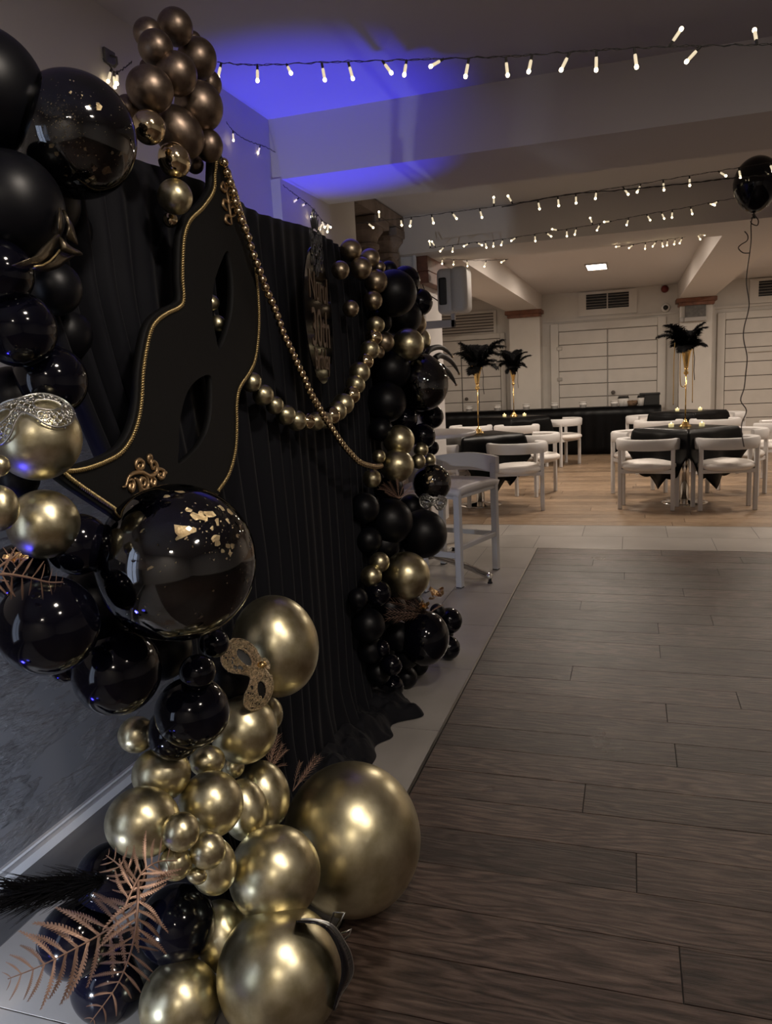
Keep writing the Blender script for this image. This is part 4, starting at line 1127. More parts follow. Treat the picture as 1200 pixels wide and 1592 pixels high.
o = MB().add(vs, fs).build('band', 'acrylic_black', band, True); sd = o.modifiers.new('t', 'SOLIDIFY'); sd.thickness = 0.003
MB().tube([vs[2*i] for i in range(n)], 0.0015, 6).build('silver_edge', 'silver_filigree', band, True)
dd = depth(Pg) - Rg*0.35 + 0.03
for L_ in (z5([(835,420),(900,400),(960,370),(940,440),(875,500)]), z5([(690,280),(740,150),(880,155),(780,350)])):
    pts = [EYE + ray(a, b_)*dd - bo for a, b_ in L_]
    MB().tube(pts, 0.0022, 6).build('point', 'silver_filigree', band, True)

# ------------------------------------------------------------------ ferns, grass and plumes
def leaflet_mesh(teeth=16, cache={}):
    """one serrated leaflet along +X, unit length, lying in XY"""
    if teeth in cache: return cache[teeth]
    vs = []; fs = []
    m_ = MB()
    for s_ in (-1, 1):
        for i in range(teeth):
            t0 = (i + 0.05)/teeth; t1 = (i + 0.82)/teeth
            h = 0.10 * math.sin(PI * (0.15 + 0.85*(1 - t0))) * (1 - t0*0.55)
            x0, x1 = t0, t1
            m_.add([(x0, 0, 0), (x1, 0, 0), (x1 + 0.035, s_*h, 0.012), (x0 + 0.05, s_*h*0.92, 0.012)], [(0, 1, 2, 3)] if s_ > 0 else [(3, 2, 1, 0)])
    m_.add([(0, -0.03, 0.002), (0.6, -0.028, 0.002), (1.04, -0.002, 0.0), (1.04, 0.002, 0.0), (0.6, 0.028, 0.002), (0, 0.03, 0.002)], [(0, 1, 4, 5), (1, 2, 3, 4)])
    me = m_.mesh('leaflet'); me.materials.append(MATS['copper_fern'])
    # bend along the length
    for v in me.vertices: v.co.z -= 0.25*v.co.x**2; v.co.y += 0.30*v.co.x**2
    cache[teeth] = me
    return me
def frond(label, px_path, X, lmax_px, npairs, mat='copper_fern', group='copper fern fronds', curve_=0.35, face=None, name='fern_frond', start=0.12, ang=68, teeth=16):
    Xs = X if hasattr(X, '__len__') else [X]*len(px_path)
    pts = catmull([atX(p[0], p[1], x) for p, x in zip(px_path, Xs)], 8)
    root = pts[0].copy(); t = thing(name, label, 'fern', root, group=group)
    n = len(pts); sc = depth(pts[n//2])/F
    MB().tube([p - root for p in pts], [0.0026*(1 - 0.7*i/n) for i in range(n)], 6).build('stem', mat, t, True)
    lm = leaflet_mesh(teeth)
    for i in range(npairs):
        u = start + (1 - start)*(i + 0.5)/npairs
        fi = u*(n-1); a = int(fi); b_ = min(a+1, n-1); p = pts[a].lerp(pts[b_], fi - a)
        tg = (pts[min(a+2, n-1)] - pts[max(a-1, 0)]).normalized()
        view = (EYE - p).normalized(); side = tg.cross(view).normalized(); nn = side.cross(tg)
        for s_ in (-1, 1):
            L_ = lmax_px*sc*math.sin(PI*(0.22 + 0.76*u))**0.8*random.uniform(0.86, 1.08)
            an = math.radians(ang + random.uniform(-7, 7))
            d = (tg*math.cos(an) + side*s_*math.sin(an) + nn*random.uniform(-0.25, 0.30)).normalized()
            zz = (nn - d*nn.dot(d)).normalized(); yy = zz.cross(d)
            o = obj('leaflet', lm, None, t)
            o.matrix_local = Matrix.Translation(p - root) @ Matrix(((d.x, yy.x, zz.x), (d.y, yy.y, zz.y), (d.z, yy.z, zz.z))).to_4x4() @ Matrix.Diagonal((L_, L_*s_, L_, 1))
    return t
random.seed(31)
frond('left copper fern frond pointing down left over the floor balloons', [(232,1385),(200,1420),(160,1450),(110,1478),(60,1503),(12,1522)], [-0.80,-0.83,-0.88,-0.92,-0.96,-1.0], 80, 13)
frond('right copper fern frond hanging down to the bottom edge', [(215,1370),(214,1410),(210,1450),(200,1490),(180,1535),(140,1590)], [-0.80,-0.78,-0.78,-0.80,-0.82,-0.84], 62, 13)
frond('curled copper fern frond reaching right towards the small gold balloons', [(190,1420),(205,1385),(222,1355),(245,1340),(275,1338)], [-0.80,-0.80,-0.80,-0.79,-0.79], 58, 9)
frond('short copper fern frond standing up beside the black plume', [(225,1400),(205,1370),(185,1345),(165,1330)], [-0.80,-0.82,-0.85,-0.88], 36, 6)
frond('copper fern frond poking in at the left edge over a black balloon', [(-40,905),(0,893),(40,897),(75,905),(98,905)], [-0.80,-0.80,-0.80,-0.81,-0.82], 44, 9)
frond('second copper fern frond at the left edge, broader and behind', [(-30,915),(-5,885),(18,868),(32,858)], [-0.82,-0.83,-0.85,-0.86], 30, 6)
def spray(label, px0, tips, X, rad=0.0014, mat='copper_fern', name='dry_grass', group='copper grass sprays', barbs=9):
    root = atX(px0[0], px0[1], X); t = thing(name, label, 'grass', root, group=group)
    for tip in tips:
        q = atX(tip[0], tip[1], X + random.uniform(-0.02, 0.03)); mid = root.lerp(q, 0.55) + CAMU*random.uniform(-0.004, 0.01)
        pts = catmull([root, mid, q], 6)
        m_ = MB(); m_.tube([p - root for p in pts], [rad*(1 - 0.8*i/len(pts)) for i in range(len(pts))], 5)
        for i in range(barbs):
            u = 0.25 + 0.72*i/barbs; p = pts[int(u*(len(pts)-1))]; tg = (q - root).normalized(); sd_ = tg.cross((EYE - p).normalized())
            for s_ in (-1, 1):
                e_ = p + (tg*0.9 + sd_*s_*0.5)*(q - root).length*0.16
                m_.tube([p - root, p.lerp(e_, 0.5) - root + Vector((0,0,0.001)), e_ - root], [rad*0.55, rad*0.45, rad*0.1], 4)
        m_.build('blade', mat, t, True)
spray('copper grass tuft right of the oval gold balloons', (415,1205), [(428,1145),(440,1155),(447,1165),(434,1140),(420,1150),(446,1190)], -0.93)
spray('thin copper grass blades before the biggest gold balloon', (455,1230), [(500,1175),(492,1172),(468,1185),(485,1185)], -0.92)
spray('dark copper spray behind the far confetti balloon with gold leaf', (620,775), [(595,752),(605,748),(617,745),(630,748),(640,755),(598,764),(588,760),(644,765)], -0.90)
spray('copper spray across the foot of the far column', (665,955), [(600,950),(605,935),(618,928),(640,925),(655,935),(612,965),(628,945),(690,940),(598,962)], -0.885)
# black pampas plume
random.seed(5)
pr = atX(165, 1368, -1.05); pampas = thing('pampas_plume', 'black pampas grass plume sticking out over the grey tiles at left', 'plume', pr)
tip = atX(0, 1392, -1.12); ax = tip - pr
MB().tube([Vector((0,0,0)), ax*0.5, ax*0.96], [0.003, 0.002, 0.001], 6).build('stem', 'pampas_black', pampas, True)
m_ = MB()
sd_ = ax.normalized().cross((EYE - pr).normalized()).normalized(); nn = sd_.cross(ax.normalized())
for i in range(900):
    u = random.uniform(0.0, 0.85); p = ax*u
    a = random.uniform(0, 2*PI); wd = random.uniform(0.2, 1.0)
    L_ = ax.length*random.uniform(0.22, 0.42)
    d = (ax.normalized()*1.0 + (sd_*math.cos(a) + nn*math.sin(a))*0.62*wd).normalized()
    e_ = p + d*L_ + Vector((0, 0, -0.012*random.random()))
    m_.tube([p, p.lerp(e_, 0.5) + (sd_*math.cos(a) + nn*math.sin(a))*0.008, e_], [0.0008, 0.0008, 0.0002], 3, cap=False)
m_.build('plume_hair', 'pampas_black', pampas)['kind'] = 'stuff'
# crumpled gold foil at the foot of the far column and beside the left fern
def crumple(label, px, py, X, s_px, seed, name='foil_bow'):
    random.seed(seed); P = atX(px, py, X); s = s_px*depth(P)/F
    t = thing(name, label, 'foil', P, group='crumpled gold foil pieces')
    for i in range(7):
        a = random.uniform(0, 2*PI); d = Vector((math.cos(a), math.sin(a)*0.7, random.uniform(0.0, 1.0))).normalized(); sd_ = d.orthogonal().normalized(); q = d.cross(sd_)
        pts = [Vector((0,0,0)), d*s*0.5 + q*s*0.25, d*s*random.uniform(0.7, 1.1) + q*s*random.uniform(-0.2, 0.4), d*s*0.35 - q*s*0.2]
        vs = []
        for p in catmull(pts, 4): vs += [p - sd_*s*0.16, p + sd_*s*0.16]
        fs = [(2*j, 2*j+1, 2*j+3, 2*j+2) for j in range(len(vs)//2 - 1)]
        o = MB().add(vs, fs).build('fold', 'confetti_foil', t); sd2 = o.modifiers.new('t', 'SOLIDIFY'); sd2.thickness = 0.001
crumple('crumpled gold foil standing beside the stool leg', 681, 925, -0.93, 19, 3)
crumple('crumpled copper foil on top of the foot balloons', 655, 945, -0.89, 14, 4)
crumple('crumpled copper foil behind the left edge fern', 22, 872, -0.88, 20, 8)
# jester points rising behind the far confetti balloon
jest = thing('jester_hat', 'black jester collar points with bells behind the far confetti balloon', 'hat', atX(665, 575, -0.90))
jl = jest.location.copy()
kk = 280/1200
def zj(L): return [(640 + x*kk, 380 + y*kk) for x, y in L]
for pth, wds in ((zj([(90,740),(120,700),(185,685),(235,710),(270,748)]), (9,8.5,7,5,1.5)), (zj([(150,765),(190,740),(250,770),(290,815),(315,862)]), (9,8,6.5,5,1.2)), (zj([(200,815),(240,850),(270,890),(295,935)]), (8,7.5,5.5,1.2))):
    pts = [atX(a, b_, -0.895) - jl for a, b_ in pth]; c = catmull(pts, 6); n = len(c)
    rs = [np.interp(i/(n-1)*(len(wds)-1), range(len(wds)), wds)*0.60*depth(pts[0] + jl)/F for i in range(n)]
    MB().tube(c, rs, 10).build('point', 'jester_black', jest, True)
    o = MB().lathe([(max(0.05, math.sin(PI*i/8)), -math.cos(PI*i/8)) for i in range(9)], 12).build('bell', 'bead_gold', jest, True)
    o.location = c[-1]; o.scale = (0.0075,)*3

# ================================================================== STRING LIGHTS
def bulb_meshes():
    a = MB().lathe([(0.0032, 0.0), (0.0042, -0.004), (0.0042, -0.016), (0.0038, -0.018)], 10).mesh('socket'); a.materials.append(MATS['wire_dark'])
    b_ = MB().lathe([(0.0042, -0.017), (0.0052, -0.022), (0.0052, -0.044), (0.004, -0.048)], 10).mesh('bulb', True); b_.materials.append(MATS['bulb_glass'])
    c = MB().lathe([(0.001, -0.0455), (0.0058, -0.0485), (0.0068, -0.053), (0.0052, -0.058), (0.001, -0.060)], 10).mesh('glow', True); c.materials.append(MATS['bulb_glow'])
    return a, b_, c
BA, BB_, BC = bulb_meshes()
def string(label, path3, bulbs, scale=1.0, wire_r=0.0015, seed=1):
    """path3: world points of the wire; bulbs: (fraction, lean) along it"""
    random.seed(seed); root = path3[0].copy()
    t = thing('string_lights', label, 'lights', root, group='strings of warm fairy lights')
    c = catmull(path3, 12)
    MB().tube([p - root + Vector((0, 0, 0.002*math.sin(i*1.7))) for i, p in enumerate(c)], wire_r, 5).build('wire', 'wire_dark', t, True)
    MB().tube([p - root + Vector((0, 0.003*math.sin(i*2.1), 0.0035*math.cos(i*1.3))) for i, p in enumerate(c)], wire_r*0.7, 4).build('wire', 'wire_dark', t, True)
    n = len(c)
    for (u, lean, up_) in bulbs:
        fi = u*(n-1); a = min(int(fi), n-2); p = c[a].lerp(c[a+1], fi - a)
        b_ = obj('bulb', BB_, None, t); b_.location = p - root
        b_.rotation_euler = (random.uniform(-0.5, 0.5), math.radians(lean) + (PI if up_ else 0), random.uniform(-0.3, 0.3)); b_.scale = (scale,)*3
        obj('socket', BA, None, b_); obj('bulb_tip', BC, None, b_)
def frac(path_px, xs):
    x0, x1 = path_px[0][0], path_px[-1][0]; return [(x - x0)/(x1 - x0) for x in xs]
random.seed(2)
pa = [(338,97),(400,101),(500,97),(600,94),(700,91),(800,87),(900,80),(1000,74),(1100,71),(1200,69),(1290,66)]
YA = 2.62
def mk(px, Y0, Y1): 
    n = len(px); return [atY(p[0], p[1], Y0 + (Y1-Y0)*i/(n-1)) for i, p in enumerate(px)]
# fractions by pixel column along the evenly sampled control points
def fr_of(px, x):
    for i in range(len(px)-1):
        if px[i][0] <= x <= px[i+1][0]: return (i + (x - px[i][0])/(px[i+1][0]-px[i][0]))/(len(px)-1)
    return 0.0
def blist(px, L): return [(fr_of(px, x), lean, up_) for (x, lean, up_) in L]
string('nearest string of fairy lights across the top of the picture', mk(pa, YA, YA),
       blist(pa, [(348,10,0),(400,0,0),(448,-32,0),(500,-4,0),(541,-8,0),(594,-35,0),(632,2,0),(690,60,0),(729,15,0),(786,0,0),(827,12,0),(886,30,0),(927,8,0),(986,-8,0),(1040,-140,0),(1090,50,0),(1176,0,1)]), 0.98, seed=4)
pb = [(555,347),(620,340),(700,330),(790,318),(880,303),(970,290),(1060,275),(1140,262),(1200,252)]
string('string of fairy lights starting at the alcove wall', mk(pb, 5.1, 5.1),
       blist(pb, [(575,-50,0),(594,180,0),(623,-12,0),(641,12,0),(672,-12,0),(702,-35,0),(746,-12,0),(768,180,0),(797,150,0),(836,-6,0),(867,-6,0),(895,2,0),(927,10,0),(968,-35,0),(996,20,0),(1030,-5,0),(1071,-6,0),(1114,-50,0),(1147,-8,0),(1193,-28,0)]), 1.05, seed=6)
pb2 = [(780,322),(880,303),(970,295),(1060,286),(1145,276),(1200,272)]
string('bare second wire running below the alcove fairy lights', mk(pb2, 5.0, 5.0), [], 1.0, 0.0028, seed=7)
pc = [(667,386),(720,379),(780,372),(850,361),(930,348),(1000,334),(1070,322),(1125,311),(1200,300)]
string('string of fairy lights stretched along the middle beam', mk(pc, 6.2, 6.2),
       blist(pc, [(671,170,0),(681,150,0),(695,40,0),(706,20,0),(731,70,0),(741,-60,0),(755,-10,0),(768,-4,0),(782,10,0),(805,60,0),(832,-8,0),(848,-50,0),(869,100,0),(881,-2,0),(896,15,0),(921,160,0),(933,30,0),(950,90,0),(977,18,0),(1005,-25,0),(1027,-25,0),(1044,4,0),(1073,-12,0),(1100,-65,0),(1118,60,0)]), 1.0, seed=8)
pd = [(668,396),(690,402),(720,404),(750,405),(790,403)]
string('short string of fairy lights above the wall speaker', mk(pd, 6.9, 6.9), blist(pd, [(674,30,0),(688,5,0),(706,0,0),(726,8,0),(756,20,0),(786,60,0)]), 1.0, seed=9)
pe = [(965,383),(1010,376),(1060,369),(1110,358),(1150,349),(1200,338)]
string('farthest string of fairy lights at the right below the beam', mk(pe, 7.0, 7.0), blist(pe, [(969,90,0),(989,60,0),(1004,0,0),(1021,40,0),(1029,-10,0),(1038,10,0),(1050,20,0),(1061,25,0),(1083,-30,0),(1096,140,0),(1104,60,0),(1131,80,0),(1149,100,0),(1159,-5,0),(1172,80,0),(1187,90,0)]), 0.95, seed=10)
# strings pinned along the left wall behind the curtain
def wallp(px): return [atX(a, b_, XL + 0.03) for a, b_ in px]
pw = [(352,190),(362,203),(378,215),(394,222),(412,228),(430,238)]
string('fairy lights pinned to the blue lit wall above the curtain', wallp(pw), [(0.2,0,0),(0.72,40,0),(0.98,80,0)], 0.8, seed=11)
pw2 = [(440,288),(458,302),(472,312),(484,322),(494,334),(503,345),(515,350)]
string('bunch of fairy lights on the wall at the corner of the alcove', [atX(a, b_, XL + 0.085) for a, b_ in pw2], [(0.25,60,0),(0.4,80,0),(0.55,5,0),(0.68,70,0),(0.76,-20,0),(0.82,30,0),(0.88,-50,0),(0.93,10,0),(0.97,70,0)], 0.9, seed=12)
pw3 = [(160,92),(172,104),(178,112),(190,108),(205,96)]
string('fairy lights tied to a hook on the wall beside the bronze cluster', wallp(pw3), [(0.3,15,0),(0.45,5,0),(0.6,-10,0)], 0.9, seed=13)
hk = thing('wall_hook', 'small dark hook on the wall beside the bronze balloon cluster', 'hook', atX(168, 92, XL + 0.004))
MB().bbox(0, 0.012, -0.03, 0.03, -0.02, 0.03, 0.003, 1).build('plate', 'box_grey', hk)
MB().tube([(0.01, 0, 0.01), (0.035, 0, 0.0), (0.035, 0, -0.02), (0.02, 0, -0.03)], 0.004, 8).build('arm', 'box_grey', hk, True)
# ================================================================== FURNITURE
def arm_chair(label, loc, rz, group):
    t = thing('armchair', label, 'chair', loc, rz, group)
    # local frame: sitter looks along +Y
    R0 = 0.285
    path = []
    for i in range(25):
        a = math.radians(180 + (-38) + (256)*i/24)
        path.append((R0*math.cos(a), R0*0.86*math.sin(a) + 0.0, 0))
    rail = MB().sweep(path, [(-0.020, 0.595), (0.018, 0.595), (0.024, 0.61), (0.028, 0.685), (0.016, 0.702), (-0.030, 0.702), (-0.042, 0.690), (-0.030, 0.61)])
    smooth_by_angle(rail.build('back_rail', 'chair_frame', t), 50)
    pad = MB().sweep([(x*0.905, y*0.905, 0) for x, y, z in path[4:21]], [(-0.014, 0.60), (0.006, 0.60), (0.006, 0.675), (-0.014, 0.675)])
    smooth_by_angle(pad.build('back_pad', 'chair_seat', t), 50)
    for (x, y) in ((-0.250, -0.125), (0.250, -0.125), (-0.262, 0.115), (0.262, 0.115)):
        MB().bbox(x-0.019, x+0.019, y-0.018, y+0.018, 0.0, 0.64, 0.004, 1).build('leg', 'chair_frame', t)
        MB().box(x-0.017, x+0.017, y-0.016, y+0.016, -0.001, 0.006).build('glide', 'rubber_black', t)
    fr_ = MB(); fr_.bbox(-0.235, 0.235, -0.15, -0.115, 0.365, 0.405, 0.004, 1); fr_.bbox(-0.235, 0.235, 0.085, 0.12, 0.365, 0.405, 0.004, 1)
    fr_.bbox(-0.255, -0.225, -0.13, 0.10, 0.365, 0.405, 0.004, 1); fr_.bbox(0.225, 0.255, -0.13, 0.10, 0.365, 0.405, 0.004, 1)
    fr_.build('seat_frame', 'chair_frame', t)
    prof = [(0.02, 0.392), (0.20, 0.392), (0.255, 0.400), (0.280, 0.425), (0.276, 0.450), (0.24, 0.470), (0.15, 0.482), (0.02, 0.487)]
    s_ = MB().lathe(prof, 36)
    s_.v = [(x*0.97, y*(1.0 if y < 0 else 1.08) + 0.0, z) for x, y, z in s_.v]
    s_.build('seat', 'chair_seat', t, True)
    return t
c0 = arm_chair('white barrel armchair at the right near table, left front seat', (0.16, 8.08, 0), math.radians(-10), 'armchairs at the right near table')
def chair(x, y, deg, label, group):
    c = copy_tree(c0); c.location = (x, y, 0); c.rotation_euler = (0, 0, math.radians(deg)); c['label'] = label; c['group'] = group
gRN, gRF, gLN, gLF = 'armchairs at the right near table', 'armchairs at the right far table', 'armchairs at the left near table', 'armchairs at the left far table'
chair(0.86, 8.06, 9, 'white barrel armchair at the right near table, right front seat', gRN)
chair(0.08, 9.05, -150, 'white barrel armchair at the right near table, left rear seat', gRN)
chair(1.08, 9.02, 150, 'white barrel armchair at the right near table, right rear seat', gRN)
chair(1.55, 9.9, 75, 'white barrel armchair cut off by the right edge of the photo', gRN)
chair(0.34, 10.75, -8, 'white barrel armchair at the right far table, left front seat', gRF)
chair(1.02, 10.75, 8, 'white barrel armchair at the right far table, right front seat', gRF)
chair(0.22, 11.9, -150, 'white barrel armchair at the right far table, left rear seat', gRF)
chair(1.25, 12.1, 150, 'white barrel armchair at the right far table, right rear seat', gRF)
chair(-1.13, 7.98, 10, 'white barrel armchair behind the bar stool, facing the left near table', gLN)
chair(-1.06, 9.05, 70, 'white barrel armchair at the right side of the left near table', gLN)
chair(-1.93, 7.97, -12, 'white barrel armchair half hidden behind the bar stool back', gLN)
chair(-1.50, 10.65, 0, 'white barrel armchair at the left far table, middle front seat', gLF)
chair(-2.17, 10.82, -14, 'white barrel armchair at the left far table, left front seat', gLF)
chair(-0.98, 11.85, 62, 'white barrel armchair at the right side of the left far table', gLF)

def cloth_mesh(half, h, drop_edge, drop_corner, fold=0.03, seed=1, nseg=144):
    """a square cloth on a square table top, hanging in folds with pointed corners"""
    random.seed(seed); ph = random.uniform(0, 6); rings = []
    def edge(u):                                  # u 0..1 round the square, returns x, y, outward normal, corner factor
        s = (u*4) % 4; i = int(s); f_ = s - i
        P_ = [(-1,-1),(1,-1),(1,1),(-1,1),(-1,-1)]
        x = P_[i][0] + (P_[i+1][0]-P_[i][0])*f_; y = P_[i][1] + (P_[i+1][1]-P_[i][1])*f_
        nn = [(0,-1),(1,0),(0,1),(-1,0)][i]; c = abs(2*f_ - 1)
        return x, y, nn, c
    vs = [(0, 0, h)]; fs = []; rows = 9
    for j in range(rows):
        for i in range(nseg):
            x, y, nn, c = edge(i/nseg)
            if j == 0: vs.append((x*half*0.5, y*half*0.5, h)); continue
            if j == 1: vs.append((x*half*0.985, y*half*0.985, h)); continue
            d = (j - 1)/(rows - 2)
            zig = abs(((i/nseg*4) % 1)*3.0 % 1.0 - 0.5)*2
            dropl = drop_corner + (drop_edge - drop_corner)*(1 - c**2.2) - 0.10*(1 - c**2)*zig
            out = 0.012 + fold*d*(0.35 + 0.65*math.sin(i*2*PI/nseg*9 + ph)) + 0.05*d*c**6
            l_ = math.hypot(x, y)
            ox, oy = nn[0]*(1-c**4) + x/l_*c**4, nn[1]*(1-c**4) + y/l_*c**4
            vs.append((x*half + ox*out, y*half + oy*out, h - dropl*d))
    for i in range(nseg): fs.append((0, 1+i, 1+(i+1) % nseg))
    for j in range(rows-1):
        for i in range(nseg):
            a = 1 + j*nseg + i; b_ = 1 + j*nseg + (i+1) % nseg; fs.append((a, a+nseg, b_+nseg, b_))
    return MB().add(vs, fs).mesh('tablecloth', True)
def bistro(label, clabel, x, y, rz, seed):
    t = thing('pedestal_table', label, 'table', (x, y, 0), rz, 'pedestal dining tables')
    MB().bbox(-0.345, 0.345, -0.345, 0.345, 0.745, 0.772, 0.004, 1).build('tabletop', 'table_white', t)
    MB().tube([(0, 0, 0.02), (0, 0, 0.745)], 0.045, 18).build('pedestal', 'chrome', t, True)
    MB().lathe([(0.23, 0), (0.23, 0.008), (0.20, 0.016), (0.06, 0.03), (0.045, 0.04)], 40).build('base', 'chrome', t, True)
    c = obj('tablecloth', cloth_mesh(0.353, 0.7755, 0.60, 0.24, seed=seed), 'cloth_black'); c.location = (x, y, 0); c.rotation_euler = (0, 0, rz)
    tag(c, clabel, 'tablecloth', 'black cloths on the dining tables')
    sd = c.modifiers.new('t', 'SOLIDIFY'); sd.thickness = 0.002
TABLES = {'RN': (0.52, 8.42), 'RF': (0.73, 11.35), 'LN': (-1.57, 8.25), 'LF': (-1.64, 11.4)}
bistro('pedestal table at right near the dance floor, chrome base showing', 'black satin cloth on the right near table', *TABLES['RN'], PI/4, 1)
bistro('pedestal table at the right rear before the far wall', 'black satin cloth on the right rear table', *TABLES['RF'], PI/4 + 0.1, 2)
bistro('pedestal table at left behind the bar stool', 'black satin cloth on the table behind the bar stool', *TABLES['LN'], PI/4 - 0.15, 3)
bistro('pedestal table at the left rear before the buffet', 'black satin cloth on the left rear table', *TABLES['LF'], PI/4 + 0.05, 4)

# ostrich feathers in gold trumpet vases
def feather_mesh(seed, L_=0.30, wid=0.055, bend=0.5):
    random.seed(seed); m_ = MB(); n = 22; pts = []
    for i in range(n+1):
        u = i/n; a = bend*u*u
        pts.append(Vector((L_*(math.sin(a)*u*0.8), 0, L_*u*math.cos(a*0.8))))
    m_.tube(pts, [0.0022*(1 - 0.8*i/n) for i in range(n+1)], 4)
    for i in range(2, n+1):
        p = pts[i]; tg = (pts[i] - pts[i-1]).normalized(); u = i/n
        for s_ in (-1, 1):
            for q in range(9):
                w_ = wid*1.15*math.sin(PI*(0.12 + 0.80*u))**0.6*random.uniform(0.7, 1.15)
                yv = Vector((random.uniform(-0.3, 0.3), s_, random.uniform(-0.1, 0.2))).normalized()
                b0 = p - tg*L_/n*random.random(); e1 = b0 + yv*w_*0.6 + tg*w_*0.35; e2 = b0 + yv*w_ + tg*w_*0.35 + Vector((0, 0, -0.016*random.random())) + Vector((0.018*random.random(), 0, 0))
                m_.add([b0 - tg*0.0035, b0 + tg*0.0035, e1 + tg*0.0032, e1 - tg*0.0032, e2], [(0,1,2,3), (3,2,4)])
    me = m_.mesh('feather'); me.materials.append(MATS['feather_black']); return me
FE = [feather_mesh(1, 0.30, 0.085, 0.45), feather_mesh(2, 0.28, 0.085, 0.7), feather_mesh(3, 0.20, 0.075, 1.0)]
def vase(label, x, y, h, seed, spread=1.0, beads=False, ribbon=True, big=1.0):
    random.seed(seed); z0 = 0.779
    t = thing('feather_vase', label, 'centrepiece', (x, y, z0), 0, 'gold vases with black feathers')
    ft = MB().lathe([(0.062, 0), (0.062, 0.006), (0.05, 0.012), (0.052, 0.02), (0.03, 0.032), (0.034, 0.042), (0.018, 0.055), (0.010, 0.075)], 24); ft.build('foot', 'gold_metal', t, True)
    MB().tube([(0, 0, 0.06), (0, 0, h*0.66)], 0.0065, 10).build('stem', 'gold_metal', t, True)
    MB().lathe([(0.008, h*0.645), (0.022, h*0.66), (0.026, h*0.68), (0.012, h*0.70), (0.020, h*0.715), (0.014, h*0.73)], 18).build('collar', 'gold_metal', t, True)
    MB().lathe([(0.014, h*0.725), (0.022, h*0.75), (0.032, h*0.84), (0.045, h*0.93), (0.070, h), (0.066, h), (0.040, h*0.93), (0.02, h*0.80)], 24).build('trumpet', 'gold_metal', t, True)
    nF = 17
    for i in range(nF):
        o = obj('feather', FE[i % 3], None, t)
        a = 2*PI*i/nF + random.uniform(-0.3, 0.3); tilt = math.radians(random.uniform(6, 34))*spread
        if i >= 11: tilt = math.radians(random.uniform(45, 85))
        o.rotation_euler = (0, tilt, a); o.location = (0.012*math.cos(a), 0.012*math.sin(a), h*0.97); sc = random.uniform(0.72, 1.05)*(0.7 if i >= 11 else 1.0)*big
        o.scale = (sc, sc, sc)
    if ribbon:
        MB().tube([(0.06, -0.03, h), (0.075, -0.04, h*0.85), (0.07, -0.04, h*0.7), (0.078, -0.04, h*0.58)], 0.004, 5).build('ribbon', 'ribbon_black', t)
    if beads:
        for pth in ([(-0.11, -0.04, h*1.06), (-0.118, -0.045, h*0.8), (-0.118, -0.045, h*0.5), (-0.12, -0.045, h*0.28)], [(-0.05, -0.06, h), (-0.06, -0.06, h*0.8), (-0.055, -0.06, h*0.55), (-0.03, -0.06, h*0.50), (-0.005, -0.06, h*0.53)], [(0.06, -0.05, h), (0.058, -0.05, h*0.7), (0.06, -0.05, h*0.3)]):
            MB().tube(catmull(pth, 6), 0.0045, 6).build('bead_chain', 'gold_metal', t, True)
    return t
vase('gold trumpet vase with wide black feathers and gold chains on the right near table', *TABLES['RN'], 0.80, 4, 1.25, True, big=1.12)
vase('gold vase with a black plume on the table behind the bar stool', TABLES['LN'][0] + 0.0, TABLES['LN'][1], 0.72, 5, 0.9, big=1.3)
vase('gold vase with black feathers on the left rear table', *TABLES['LF'], 0.70, 6, 1.1, big=1.15)
def candle(label, x, y, z=0.779):
    t = thing('tealight', label, 'candle', (x, y, z), 0, 'glowing tea lights on the tables')
    MB().lathe([(0.024, 0), (0.026, 0.004), (0.026, 0.034), (0.023, 0.036), (0.020, 0.031), (0.002, 0.030)], 18).build('wax_cup', 'candle_wax', t, True)
    MB().lathe([(0.001, 0.03), (0.005, 0.036), (0.004, 0.044), (0.0005, 0.052)], 8).build('flame', 'flame', t, True)
for nm, side in (('RN', 'right near'), ('LN', 'left near'), ('LF', 'left rear'), ('RF', 'right rear')):
    x, y = TABLES[nm]
    if nm != 'LN': candle(f'glowing tea light right of the {side} table centre', x + 0.155, y - 0.02)
    candle(f'glowing tea light left of the {side} table centre', x - 0.135, y - 0.02)
MB_b = thing('gold_leaf_ring', 'gold leaf ring around the foot of the vase behind the bar stool', 'decoration', (TABLES['LN'][0] - 0.02, TABLES['LN'][1] - 0.09, 0.779))
random.seed(8)
for i in range(9):
    a = 2*PI*i/9; o = MB().add([(0,0,0.004), (0.028, 0.011, 0.012), (0.056, 0, 0.006), (0.028, -0.011, 0.012)], [(0,1,2,3)]).build('leaf', 'gold_foil', MB_b); o.rotation_euler = (0, random.uniform(-0.5, 0.1), a); o.location = (0.05*math.cos(a), 0.02*math.sin(a), 0.002)
    o.modifiers.new('t', 'SOLIDIFY').thickness = 0.001

